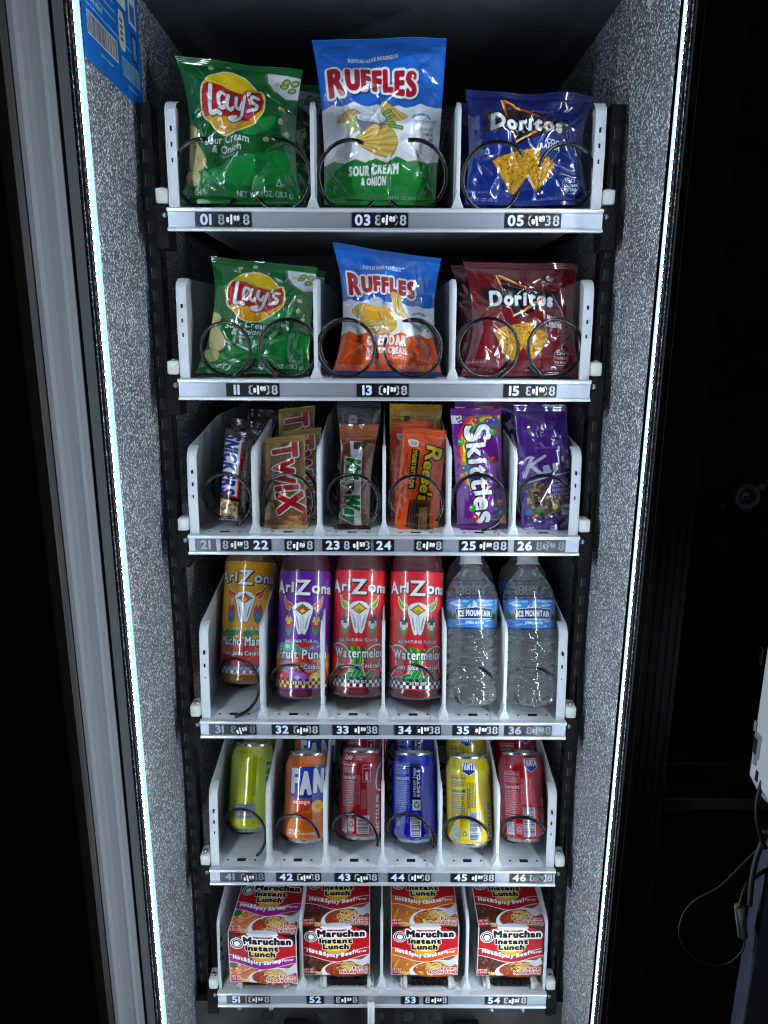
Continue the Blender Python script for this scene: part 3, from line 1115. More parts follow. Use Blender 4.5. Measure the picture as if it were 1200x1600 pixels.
def art_tea(base, name, sub, horn, feather, diamond, check, fruit):
    W, H = 118, 163
    A = Art(W, H, base)
    c = W / 2

    def p(x, y):
        return (c + x / 6.73, (1250 - y) / 6.73)

    def P(*q):
        return [p(*a) for a in q]
    hi = tuple(min(255, int(v * 1.06 + 6)) for v in base)
    A.paint(A._poly([(0, 0), (W, 0), (W, H), (0, H)]), grad(base, hi, 0, H))
    # fruit band
    R = random.Random(len(name))
    if fruit == 'melon':
        A.poly(P((-400, 1240), (-400, 860), (-250, 840), (-60, 860), (0, 900), (120, 870), (240, 850), (400, 870), (400, 1240)), (26, 96, 50), curve=False)
        A.ell(*p(-60, 1000), 18, 22, (60, 140, 44))
        for i in range(9):
            A.stroke(P((-190 + i * 32, 870), (-170 + i * 30 + 14, 960), (-190 + i * 34, 1060), (-170 + i * 30, 1120)), 1.6, (18, 84, 36) if i % 2 else (140, 196, 70))
        for x, y, r in [(-200, 1010, 24), (190, 1030, 26), (-330, 1000, 20), (340, 1000, 20)]:
            A.ell(*p(x, y), r * .82, r, (214, 36, 52), outline=[(2.6, (60, 140, 60)), (1.6, (236, 240, 226))])
            for k in range(9):
                A.ell(*p(x + R.uniform(-80, 80), y + R.uniform(-90, 110)), .5, .8, (40, 10, 14))
        for x, y, a in [(-90, 1140, 20), (30, 1160, -15), (120, 1130, 40), (-180, 1170, 0), (-10, 1110, 60), (250, 1170, 10)]:
            A.ell(*p(x, y), 10, 5.2, (26, 120, 62), a, outline=[(.5, (220, 236, 220))])
            A.stroke([(p(x, y)[0] - 8 * math.cos(math.radians(a)), p(x, y)[1] - 8 * math.sin(math.radians(a))), (p(x, y)[0] + 8 * math.cos(math.radians(a)), p(x, y)[1] + 8 * math.sin(math.radians(a)))], .5, (170, 220, 170), curve=False)
    elif fruit == 'punch':
        for x, y, r, col in [(-290, 980, 16, (232, 200, 40)), (-150, 960, 15, (196, 30, 50)), (40, 950, 22, (206, 24, 40)), (250, 1050, 22, (232, 150, 40)), (-240, 1090, 15, (226, 110, 40)), (-60, 1090, 22, (160, 110, 190)), (110, 1110, 17, (196, 30, 60)), (-330, 1100, 15, (226, 120, 50)), (330, 1080, 18, (226, 130, 40)), (-190, 900, 12, (96, 176, 150)), (-110, 890, 13, (96, 176, 150)), (130, 890, 10, (120, 80, 160)), (180, 880, 10, (130, 86, 170)), (230, 900, 10, (120, 80, 160)), (-260, 1180, 12, (190, 30, 46)), (-180, 1160, 11, (200, 40, 56)), (160, 1180, 14, (236, 190, 50)), (0, 1170, 12, (150, 100, 180)), (-20, 1010, 12, (214, 60, 40))]:
            A.ell(*p(x, y), r, r * .95, col, outline=[(.4, (60, 20, 50))])
            A.ell(*p(x - r * 2, y - r * 2.4), r * .3, r * .22, (250, 240, 240), alpha=.55)
        A.poly(P((150, 1000), (200, 1010), (280, 1190), (180, 1200)), (240, 190, 50))
        for x, y, a in [(-300, 890, 40), (30, 890, 20), (-30, 880, 130), (-100, 1030, 10), (60, 1035, 160)]:
            A.ell(*p(x, y), 8, 3, (40, 140, 110), a, outline=[(.4, (190, 230, 210))])
    else:
        A.paint(A._poly(P((-400, 1250), (-400, 830), (400, 830), (400, 1250))), grad((206, 60, 30), (232, 176, 20), 20, 62))
        for x, y, a in [(-180, 850, 40), (-260, 860, 120), (-90, 850, 20), (60, 850, 10), (140, 840, 150), (220, 860, 30), (-330, 870, 60)]:
            A.ell(*p(x, y), 12, 4.6, (60, 130, 60), a, outline=[(.4, (180, 210, 120))])
        for x, y, r in [(-170, 1070, 26), (150, 1080, 28), (0, 1010, 18)]:
            A.ell(*p(x, y), r, r * .85, (206, 44, 44), outline=[(.8, (240, 190, 60))])
            A.ell(*p(x - 40, y - 50), r * .4, r * .25, (236, 120, 60), alpha=.7)
        for x, y, a in [(-230, 1180, 20), (-120, 1190, 150), (60, 1180, 10), (200, 1185, 160)]:
            A.ell(*p(x, y), 11, 4, (40, 120, 70), a)
    # check border
    s = 4.4
    for j in range(3):
        for i in range(-1, int(W / s) + 1):
            y = 2.0 + j * s
            colr = check[(i + j) % 2]
            if j == 2 and (i + j) % 2 == 0:
                continue
            A.rect(i * s, y, i * s + s, y + s, colr)
    A.rect(0, 0, W, 2.0, base)
    # wordmark
    sz = [1.2, .95, 1.0, 1.42, 1.0, .95, .95]
    dys = [-.1, .05, 0.05, -.22, .0, -.05, -.1]
    A.text('AriZona', *p(-6, 352), 14.2, (238, 239, 242), bold=.85, sizes=sz, dys=dys, track=.12, width=92, outline=[(.6, (44, 20, 24), 1.5, -1.2), (.9, (60, 30, 30))])
    # skull
    for sx in (-1, 1):
        hp = P((sx * 95, 480), (sx * 130, 520), (sx * 170, 490), (sx * 195, 410), (sx * 190, 385), (sx * 160, 440), (sx * 110, 455))
        A.poly(hp, horn[0], outline=[(.8, (238, 236, 220))], curve=False)
        for k in range(9):
            A.ell(*p(sx * (115 + k * 8), 490 - (k ** 1.6) * 2.2 + (k % 2) * 14), .8, .8, horn[1])
        A.stroke(P((sx * 118, 515), (sx * 128, 560), (sx * 132, 600)), .6, (226, 220, 200))
        for k, (fx, fy) in enumerate([(112, 660), (150, 655), (130, 680)]):
            q = P((sx * fx, fy - 85), (sx * (fx + 22), fy - 30), (sx * (fx + 16), fy + 40), (sx * fx, fy + 82), (sx * (fx - 18), fy + 40), (sx * (fx - 20), fy - 30))
            A.poly(q, feather[1], curve=True, outline=[(.35, (40, 40, 50))])
            A.setclip(smooth(q, 8, True))
            A.rect(0, p(0, fy - 30)[1], W, p(0, fy - 110)[1], feather[0])
            A.rect(0, p(0, fy + 110)[1], W, p(0, fy + 20)[1], feather[2])
            A.setclip(None)
    A.poly(P((-98, 490), (-60, 455), (-20, 440), (20, 440), (60, 455), (98, 490), (90, 540), (72, 600), (52, 690), (30, 745), (8, 740), (0, 720), (-8, 740), (-30, 745), (-52, 690), (-72, 600), (-90, 540)), (234, 236, 240), outline=[(.8, (70, 60, 66))])
    for sx in (-1, 1):
        A.poly(P((sx * 56, 590), (sx * 40, 600), (sx * 22, 690), (sx * 34, 700)), (160, 166, 178))
        A.stroke(P((sx * 12, 570), (sx * 14, 640), (sx * 10, 720)), .7, (170, 174, 186))
        A.stroke(P((sx * 70, 560), (sx * 52, 580), (sx * 44, 650)), .7, (120, 126, 140))
    A.stroke(P((0, 570), (0, 720)), .5, (120, 124, 136), curve=False)
    d = []
    for i in range(32):
        a = i / 32 * 2 * math.pi
        k = 1.0 if i % 2 == 0 else .78
        dd = 1 / (abs(math.cos(a)) / 72 + abs(math.sin(a)) / 52)
        d.append(p(dd * k * math.cos(a), 510 + dd * k * math.sin(a)))
    A.poly(d, diamond[0], outline=[(.5, (60, 30, 20))])
    A.poly(P((-48, 510), (0, 472), (48, 510), (0, 550)), diamond[1])
    A.poly(P((-26, 524), (0, 500), (26, 524), (0, 546)), diamond[2])
    for k in range(26):
        x, y = R.uniform(-340, 340), R.uniform(420, 780)
        if abs(x) > 215:
            A.stroke(P((x - 6, y + 5), (x, y), (x + 6, y + 5)), .5, (240, 220, 226), curve=False)
    A.text(sub, *p(0, 818), 4.0, (240, 236, 240), width=48 if len(sub) < 13 else 56, bold=.12, outline=[(.5, tuple(int(v * .5) for v in base))], warp=lambda t: -.8 * t * t)
    A.text(name, *p(10, 968), 12.4, (240, 242, 242), bold=.55, width=74, outline=[(1.0, (50, 34, 60) if fruit != 'melon' else (24, 50, 40))])
    A.text('Fruit Juice Cocktail', *p(0, 1062), 6.0, (238, 238, 240), bold=.3, width=62, outline=[(.7, (60, 30, 40))])
    A.text('20 FL OZ', *p(10, 1200), 3.6, (240, 240, 240), bold=.2, outline=[(.7, (50, 40, 50))])
    return A


def art_water_label():
    W, H = 112, 41
    A = Art(W, H, (60, 120, 190), res=.25)
    A.paint(A._poly([(0, 0), (W, 0), (W, H), (0, H)]), grad((120, 176, 226), (40, 110, 190), 12, 40))
    R = random.Random(3)
    for k in range(26):
        A.ell(R.uniform(0, W), R.uniform(31, 38), R.uniform(3, 7), R.uniform(.8, 1.6), (220, 232, 244), alpha=.6)
    for x0 in (-8, 74):
        for k in range(40):
            x = x0 + R.uniform(0, 44)
            h = R.uniform(10, 20) * (.6 + .4 * abs((x - 56) / 56))
            g = R.choice([(24, 66, 36), (40, 92, 44), (16, 48, 30), (70, 116, 50)])
            A.poly([(x - 2.6, 12), (x, 12 + h), (x + 2.6, 12)], g)
    A.poly([(36, 18), (44, 27), (50, 33), (55, 38.6), (58, 36), (62, 32), (68, 26), (78, 18)], (196, 212, 232), outline=[(.5, (36, 60, 110))])
    for q in [((50, 33), (55, 38.6), (54, 31), (51, 26)), ((58, 36), (62, 32), (66, 24), (60, 28)), ((44, 27), (47, 30), (48, 22))]:
        A.poly(list(q), (110, 140, 186))
    A.rect(0, 3, W, 13, (48, 120, 196))
    for k in range(30):
        A.ell(R.uniform(10, W - 10), R.uniform(4, 12), R.uniform(1, 3), .6, (200, 224, 244), alpha=.6)
    A.poly([(32, 14), (80, 14), (83, 26), (58, 28.6), (29, 26)], (22, 40, 92), outline=[(.8, (230, 234, 240))])
    A.text('ICE MOUNTAIN', 56, 16.4, 7.2, (240, 242, 246), width=45, bold=.45, warp=lambda t: 1.2 - 1.2 * t * t, sizes=[1.1] + [1] * 3 + [1.1] + [1] * 7)
    A.text('SPRING WATER', 56, 7.2, 3, (230, 238, 248), width=24, bold=.15)
    A.micro(92, 5, 110, 30, (220, 228, 240), 2, .6)
    A.rect(0, 0, W, 2.6, (24, 50, 120))
    A.rect(0, H - 1.6, W, H, (24, 60, 140))
    return A


def can_map(zx, zy, cx, top, bot):
    return ((zx - cx) / 4.22, (bot - zy) / (bot - top) * 118)


def recycle(A, x, y, r, col):
    for k in range(3):
        a = math.radians(90 + k * 120)
        q = [(x + r * math.cos(a + d), y + r * math.sin(a + d)) for d in (-.75, -.25, .3)]
        A.stroke(q, r * .42, col)
        t = a + .55
        A.poly([(x + r * 1.35 * math.cos(t - .15), y + r * 1.35 * math.sin(t - .15)), (x + r * .6 * math.cos(t - .15), y + r * .6 * math.sin(t - .15)), (x + r * math.cos(t + .45), y + r * math.sin(t + .45))], col)


def art_can(kind):
    W, H = 118, 122
    base = {'cola': (164, 18, 40), 'blue': (8, 28, 178), 'yellow': (222, 196, 10), 'strawberry': (176, 16, 36), 'lime': (198, 198, 14), 'orange': (226, 116, 16)}[kind]
    A = Art(W, H, base)
    c = W / 2
    ink = {'cola': (226, 210, 214), 'blue': (196, 210, 240), 'yellow': (40, 56, 120), 'strawberry': (236, 190, 196), 'lime': (120, 128, 40), 'orange': W_}[kind]

    def p(x, y):
        return (c + x, y)
    if kind == 'lime':
        A.poly([p(-60, 122), p(-8, 122), p(-12, 84), p(-20, 50), p(-14, 20), p(-60, 10)], (150, 180, 30), curve=False, alpha=.55)
        A.poly([p(20, 122), p(60, 122), p(60, 10), p(8, 10), p(10, 40), p(16, 70), p(12, 90)], (150, 186, 40), alpha=.6)
        A.rect(*p(-18, 16), *p(12, 38), (150, 160, 170))
        A.barcode(*p(-15, 18), *p(8, 35), horiz=True, bg=(176, 182, 186), ink=(96, 100, 110))
        A.text('CONTAINS NO JUICE', *p(-11, 106), 2.4, (140, 60, 30), width=28, bold=.1)
        A.micro(*p(6, 48), *p(12, 104), ink, 3, .9, rot=True)
        A.micro(*p(-12, 50), *p(4, 100), ink, 3.2, .45, rot=True)
        A.text('MTN', *p(44, 66), 16, (20, 96, 40), rot=90, bold=1.5)
        return A
    if kind == 'orange':
        A.poly([p(-21, 98), p(70, 104), p(70, 50), p(12, 50), p(-20, 62)], (26, 62, 176), outline=[(1.0, (20, 40, 120))])
        A.text('FANTA', *p(-20, 66), 30, (234, 238, 246), align='l', bold=2.2, width=86, sizes=[1.02, .94, .98, .98, .98], dys=[0, -.05, .02, .02, .02], outline=[(1.6, (20, 44, 140), .6, -.8)], track=.2)
        A.poly([p(-19, 58), p(10, 58), p(6, 42), p(-8, 40), p(-16, 46)], (216, 62, 20))
        A.text('orange', *p(-5, 51), 5.2, (248, 240, 230), bold=.3, width=24)
        A.poly([p(-14, 40), p(4, 30), p(20, 30), p(8, 38)], (206, 80, 16), curve=True)
        A.poly([p(-4, 28), p(30, 28), p(32, 12), p(0, 8)], (200, 96, 10), alpha=.8)
        A.ell(*p(20, 44), 12, 11, (214, 110, 20), outline=[(.8, (150, 66, 10))])
        A.ell(*p(20, 47), 9.6, 8.4, (248, 190, 60))
        for k in range(9):
            a = k * .7
            A.stroke([p(20, 47), p(20 + 9 * math.cos(a), 47 + 8 * math.sin(a))], .6, (232, 130, 20), curve=False)
        A.text('ORANGE SODA', *p(-24, 14), 2.9, W_, align='l', width=18, bold=.15)
        A.text('NATURALLY FLAVORED', *p(-24, 10), 2.9, W_, align='l', width=40, bold=.15)
        return A
    if kind in ('cola', 'blue', 'yellow', 'strawberry'):
        x0 = -31
        y1 = 104 if kind != 'cola' else 102
        if kind in ('yellow', 'strawberry'):
            y1 = 92
            fx = -3 if kind == 'yellow' else 10
            A.poly([p(fx - 11, 110), p(fx + 11, 110), p(fx + 10, 99), p(fx, 93), p(fx - 10, 99)], (24, 56, 160), outline=[(.8, (232, 236, 244))])
            A.text('FANTA', *p(fx, 101), 8, W_, bold=.7, width=20, outline=[(.5, (16, 36, 110))])
        A.text('Nutrition Facts', *p(x0 + 11, y1 - 4), 3.6, ink, bold=.25, width=22)
        A.rect(*p(x0, y1 - 7), *p(x0 + 22, y1 - 6.4), ink)
        A.micro(*p(x0, y1 - 16), *p(x0 + 22, y1 - 8), ink, 2.2, .75)
        A.text({'cola': 'Calories 140', 'blue': 'Calories 150', 'yellow': 'Calories 180', 'strawberry': 'Calories 160'}[kind], *p(x0 + 11, y1 - 22), 4.2, ink, bold=.35, width=22)
        A.micro(*p(x0, y1 - 58), *p(x0 + 22, y1 - 24), ink, 2.3, .75)
        A.stroke([p(x0 - .8, y1 + .6), p(x0 + 23, y1 + .6), p(x0 + 23, y1 - 58), p(x0 - .8, y1 - 58), p(x0 - .8, y1 + .6)], .4, ink, curve=False)
        A.micro(*p(x0 + 24, y1 - 56), *p(x0 + 30, y1 - 16), ink, 2, .6, rot=True)
    if kind == 'cola':
        A.text('Coke', *p(-24, 106), 6.4, W_, bold=.4, shear=.3, width=14)
        A.text('ORIGINAL', *p(-1, 109), 2.5, W_, width=16)
        A.text('TASTE', *p(-4, 105.4), 2.5, W_, width=10)
        A.stroke([p(2, 99), p(13, 99), p(13, 76), p(2, 76), p(2, 99)], .5, ink, curve=False)
        A.poly([p(6.4, 90), p(8.6, 90), p(9.4, 84), p(9.4, 78), p(5.6, 78), p(5.6, 84)], ink)
        A.stroke([p(3, 94), p(12, 95)], 1, ink)
        A.stroke([p(33, 100), p(26, 92), p(23, 78), p(25, 66), p(33, 64), p(40, 70)], 2.2, (232, 226, 230))
        A.stroke([p(50, 88), p(40, 94), p(36, 84), p(38, 72)], 3, (232, 226, 230))
        A.text('RECYCLE ME', *p(29, 8), 6, ink, align='l', rot=90, bold=.5, width=50)
        A.barcode(*p(-5, 8), *p(11, 30), horiz=True)
        A.rect(*p(-32, 8), *p(-22, 26), (190, 160, 168))
        A.micro(*p(-31, 9), *p(-23, 25), (120, 20, 40), 2.4)
        A.rect(*p(-19, 10), *p(-10, 27), (214, 190, 196))
        recycle(A, *p(-14.5, 19), 3, (150, 16, 40))
        A.micro(*p(0, 40), *p(8, 66), ink, 2, .6, rot=True)
    if kind == 'blue':
        A.rect(*p(-31 + 24, 50), *p(8, 108), (8, 16, 84))
        A.text('REFRESH THEN', *p(1, 60), 3.6, ink, align='l', rot=90, bold=.25, width=38)
        A.text('RECYCLE', *p(7, 60), 4.4, W_, align='l', rot=90, bold=.5, width=36)
        A.rect(*p(-4, 42), *p(8, 56), (220, 226, 236))
        recycle(A, *p(2, 49), 3.4, (14, 30, 120))
        A.barcode(*p(-6, 8), *p(7, 32), horiz=True)
        A.micro(*p(-31, 22), *p(-9, 44), ink, 2.2, .5)
        A.rect(*p(-32, 20), *p(-24, 34), (150, 166, 206))
        A.ell(*p(56, 64), 18, 22, (20, 52, 180))
    if kind in ('yellow', 'strawberry'):
        A.text('RECYCLE ME', *p(31, 8), 5.4, ink, align='l', rot=90, bold=.35, width=48)
        A.barcode(*p(-4, 8), *p(12, 44), horiz=True, ink=(40, 50, 100) if kind == 'yellow' else (60, 60, 90))
        A.rect(*p(-30, 8), *p(-18, 25), (206, 210, 214))
        A.micro(*p(-29, 9), *p(-19, 24), (90, 100, 150), 2.2)
        A.rect(*p(-16, 9), *p(-6, 24), (214, 200, 90) if kind == 'yellow' else (206, 120, 130))
        recycle(A, *p(-11, 16), 2.8, ink)
        A.micro(*p(-6, 50), *p(8, 84), ink, 2.2, .7, rot=True)
    return A


def art_noodle(flavor, band, seed):
    """one carton sheet: front panel (v 0..85) and top panel (v 85..185)"""
    W, H1, H2 = 103, 85, 100
    A = Art(W, H1 + H2, (190, 24, 30), res=.28)
    R = random.Random(seed)
    for v0, h in ((0, H1), (H1, H2)):
        k = h / 85.0

        def p(x, y):
            return (x / 1200 * 0 + x, v0 + y * k)

        def P(*q):
            return [p(*a) for a in q]
        clip = P((0, 0), (W, 0), (W, 85), (0, 85))
        A.setclip(clip)
        A.rect(*p(0, 0), *p(W, 85), (24, 16, 16))
        burst = []
        for i in range(64):
            a = i / 64 * 2 * math.pi
            rr = 1.0 if i % 2 else .93
            burst.append(p(52 + 47 * rr * math.cos(a) * (1.15 if abs(math.cos(a)) > .7 else 1), 60 + 30 * rr * math.sin(a)))
        A.poly(burst, (186, 20, 28))
        A.ell(*p(52, 56), 22, 19 * k, (236, 170, 30))
        A.ell(*p(52, 57), 16, 14 * k, (246, 214, 70))
        # food picture
        pic = P((0, 0), (W, 0), (W, 40), (78, 34), (52, 27), (30, 30), (0, 38))
        A.poly(pic, (150, 70, 40))
        side = P((0, 0), (40, 0), (40, 26), (28, 30), (0, 37))
        meat = {'Shrimp': [(214, 120, 70), (236, 190, 150), (196, 90, 50), (226, 150, 100)], 'Beef': [(84, 40, 26), (112, 60, 36), (66, 30, 20), (130, 76, 46)], 'Chicken': [(196, 116, 46), (214, 150, 70), (166, 86, 34), (226, 176, 100)]}[flavor]
        A.poly(side, meat[0])
        A.speckle(side, 70, meat, 1.2, 4.0, seed)
        if flavor == 'Shrimp':
            for i in range(3):
                A.stroke(P((2 + i * 9, 8 + i * 6), (16 + i * 8, 16 + i * 5), (34 + i * 5, 24 + i * 3)), 3.4, (226, 140, 90), outline=[(.5, (150, 60, 30))])
                A.stroke(P((4 + i * 9, 9 + i * 6), (18 + i * 8, 17 + i * 5)), 1.2, (244, 206, 176))
            A.ell(*p(6, 30), 7, 5 * k, (60, 110, 40))
        elif flavor == 'Beef':
            for i in range(4):
                A.stroke(P((2 + i * 10, 12), (10 + i * 9, 33)), 1.4, (50, 22, 16))
        else:
            A.poly(P((2, 8), (14, 6), (24, 22), (14, 34), (4, 30)), (190, 110, 40), curve=True)
            A.stroke(P((5, 12), (12, 28)), 2, (226, 170, 90))
        A.ell(*p(7, 6), 8, 6 * k, (190, 24, 34))
        A.poly(P((18, 0), (32, 0), (24, 6)), (226, 170, 60))
        A.ell(*p(70, 9), 42, 19 * k, (232, 234, 238), rot=4)
        soup_t = np.linspace(0, 2 * math.pi, 40, endpoint=False)
        soup = [p(71 + 37 * math.cos(t), 10 + 15.5 * math.sin(t)) for t in soup_t]
        A.poly(soup, {'Shrimp': (168, 62, 34), 'Beef': (150, 58, 28), 'Chicken': (186, 96, 36)}[flavor])
        A.speckle(soup, 130, [(196, 96, 40), (150, 52, 26), (206, 130, 64), (176, 44, 30), (132, 76, 36), (214, 170, 100), (90, 40, 20)], .8, 2.6, seed + 1)
        for i in range(7):
            A.ell(*p(R.uniform(44, 98), R.uniform(2, 10)), 3.2, 2.2 * k, R.choice([(226, 196, 50), (206, 70, 36), (90, 130, 60), (236, 210, 80)]))
        for i in range(26):
            x, y = R.uniform(58, 84), R.uniform(9, 22)
            A.stroke(P((x - 6, y), (x - 2, y + R.uniform(1, 4)), (x + 3, y - R.uniform(0, 3)), (x + 7, y + 1)), 1.3, R.choice([(232, 206, 130), (216, 180, 96), (240, 222, 160)]), outline=[(.25, (176, 130, 60))])
        A.poly(P((80, 25), (92, 29), (104, 38), (104, 26), (92, 16), (84, 20)), (206, 206, 212), curve=True)
        # banner
        n = 24
        top = [(W * i / n, 43.5 + 5 * math.cos(i / n * 2 * math.pi) - 3.6 * (1 - abs(2 * i / n - 1)) * .6) for i in range(n + 1)]
        ban = P(*top) + P(*[(x, y - 11.5) for x, y in top[::-1]])
        A.poly(ban, band, outline=[(1.0, (236, 232, 236))])

        def wv(t):
            return 3.9 * np.cos((t * .42 + .5 - .06) * 2 * np.pi) - 0.5
        A.text('Hot&Spicy ' + flavor, *p(43, 35.5), 6.4 * (k ** .5), (246, 244, 248), bold=.7, width=72, warp=lambda t: 4.6 * np.cos((t * .36 + .42) * 2 * np.pi) + 2.4, outline=[(.5, tuple(int(c * .55) for c in band))])
        A.text('Flavor', *p(89.5, 40.5), 4.2 * (k ** .5), (246, 244, 248), bold=.25, width=17, rot=7)
        # wordmark
        A.text('Maruchan', *p(59, 68.5), 8.6 * k ** .5, (16, 14, 18), bold=1.15, width=70, sizes=[1.15, 1, 1, 1, 1.05, 1.15, 1, 1], track=.1, outline=[(2.3, (240, 240, 242))])
        A.ell(*p(96.5, 69.5), .8, .8, (240, 240, 242))
        A.ell(*p(13.5, 68), 10.3, 9.4 * k, (240, 240, 242))
        A.ell(*p(13.5, 68), 9.0, 8.2 * k, (16, 14, 18))
        A.ell(*p(13.5, 68), 7.4, 6.8 * k, (240, 240, 242))
        A.ell(*p(13.5, 68), 6.2, 5.7 * k, (16, 14, 18))
        A.ell(*p(13.5, 67.5), 4.6, 4.2 * k, (236, 236, 238))
        for tx, yy, ww in (('Instant', 57.5, 48), ('Lunch', 47.5, 38)):
            A.text(tx, *p(51, yy), 7.2 * k ** .5, (16, 14, 18), bold=1.0, width=ww, track=.10, outline=[(1.0, (240, 232, 210))])
        A.text('Ramen', *p(99, 9.5), 5 * k ** .5, (176, 20, 34), align='r', bold=.35, width=22, outline=[(.8, (244, 240, 238))])
        A.text('Noodle Soup', *p(99, 3.4), 5 * k ** .5, (176, 20, 34), align='r', bold=.35, width=42, outline=[(.8, (244, 240, 238))])
        A.text('NET WT.', *p(10, 8), 3.2, (240, 230, 230), width=14, bold=.2)
        A.text('2.25 OZ (64 g)', *p(15, 3.5), 3.2, (240, 230, 230), width=26, bold=.2)
        A.setclip(None)
    A.ell(52, H1 - 1, 24, 4.4, (226, 230, 238))
    A.ell(52, H1 + 1.5, 22, 4.0, (206, 212, 222))
    A.rect(0, 0, 1.3, H1 + H2, (214, 206, 204))
    A.rect(W - 1.3, 0, W, H1 + H2, (214, 206, 204))
    A.stroke([(0, H1), (28, H1)], .5, (60, 20, 20), curve=False)
    A.stroke([(76, H1), (W, H1)], .5, (60, 20, 20), curve=False)
    return A


def art_number(txt, w, h, faded=False, bg=None):
    A = Art(w, h, bg or ((70, 74, 82) if faded else (14, 14, 17)), res=.2)
    A.text(txt, w / 2, h * .16, h * .68, (150, 156, 168) if faded else (205, 218, 250), bold=h * .04, xs=1.12)
    return A


def art_price(num, digits, w, h, nw, faded=False):
    """one black strip: slot number at its left, printed 8.88 at its right"""
    A = Art(w, h, (40, 42, 48) if faded == 2 else (14, 14, 17), res=.2)
    if num:
        A.text(num, nw / 2 + .8, h * .16, h * .68, (140, 150, 170) if faded == 1 else (205, 218, 250), bold=h * .04, xs=1.12)
    dc = (120, 124, 132) if faded else (176, 180, 190)
    wd = w - nw
    for i, ch in enumerate(digits):
        x = nw + wd * (.17, .62, .86)[i]
        A.text(ch, x, h * .16, h * .68, dc, bold=h * .02, xs=1.0)
        A.stroke([(x - h * .1, h * .5), (x + h * .1, h * .5)], h * .035, (14, 14, 17), curve=False)
        A.stroke([(x, h * .74), (x, h * .86)], h * .035, (14, 14, 17), curve=False)
    return A


def art_sticker(dollars, cents, w, h, faded=False):
    A = Art(w, h, (10, 10, 12) if not faded else (84, 88, 96), res=.16)
    c = (240, 241, 244) if not faded else (150, 154, 162)
    A.text('$', w * .22, h * .34, h * .30, c, bold=h * .03)
    A.text(dollars, w * .42, h * .18, h * .64, c, bold=h * .035)
    A.text(cents, w * .72, h * .48, h * .28, c, bold=h * .03, width=w * .3)
    A.rect(w * .57, h * .40, w * .88, h * .435, c)
    return A


def art_instructions():
    W, H = 178, 120
    A = Art(W, H, (22, 104, 190), res=.4)
    ink = (190, 216, 240)
    for y in (112, 104, 96, 80, 72, 64, 52):
        A.micro(10, y - 4, 96 if y > 60 else 150, y, ink, 3.4, .7)
    A.rect(104, 86, 134, 118, (214, 218, 216))
    A.rect(142, 78, 168, 118, (206, 212, 214))
    A.rect(146, 82, 164, 100, (60, 110, 170))
    A.poly([(106, 46), (122, 44), (126, 56), (124, 78), (110, 80), (106, 70)], (206, 208, 196), curve=True)
    for i in range(4):
        A.rect(110, 52 + i * 6, 120, 55 + i * 6, (70, 80, 96))
    A.rect(146, 42, 166, 72, (24, 60, 110))
    A.rect(150, 46, 162, 68, (90, 150, 200))
    A.barcode(14, 26, 96, 44)
    A.barcode(110, 20, 168, 36, bg=(150, 190, 210), ink=(60, 100, 140))
    A.micro(44, 12, 80, 18, ink, 3.4)
    A.micro(126, 8, 158, 13, ink, 3.4)
    A.text('PAYMENT', 40, 55, 5, ink, bold=.3)
    A.text('INSTRUCTIONS', 40, 86, 5, ink, bold=.3)
    return A


# ------------------------------------------------------------------ the vending cabinet (structure of the place)
XL, XR, YB, ZC = -0.275, 0.265, 0.45, CAM_Z + 0.369
ZLO = 0.18


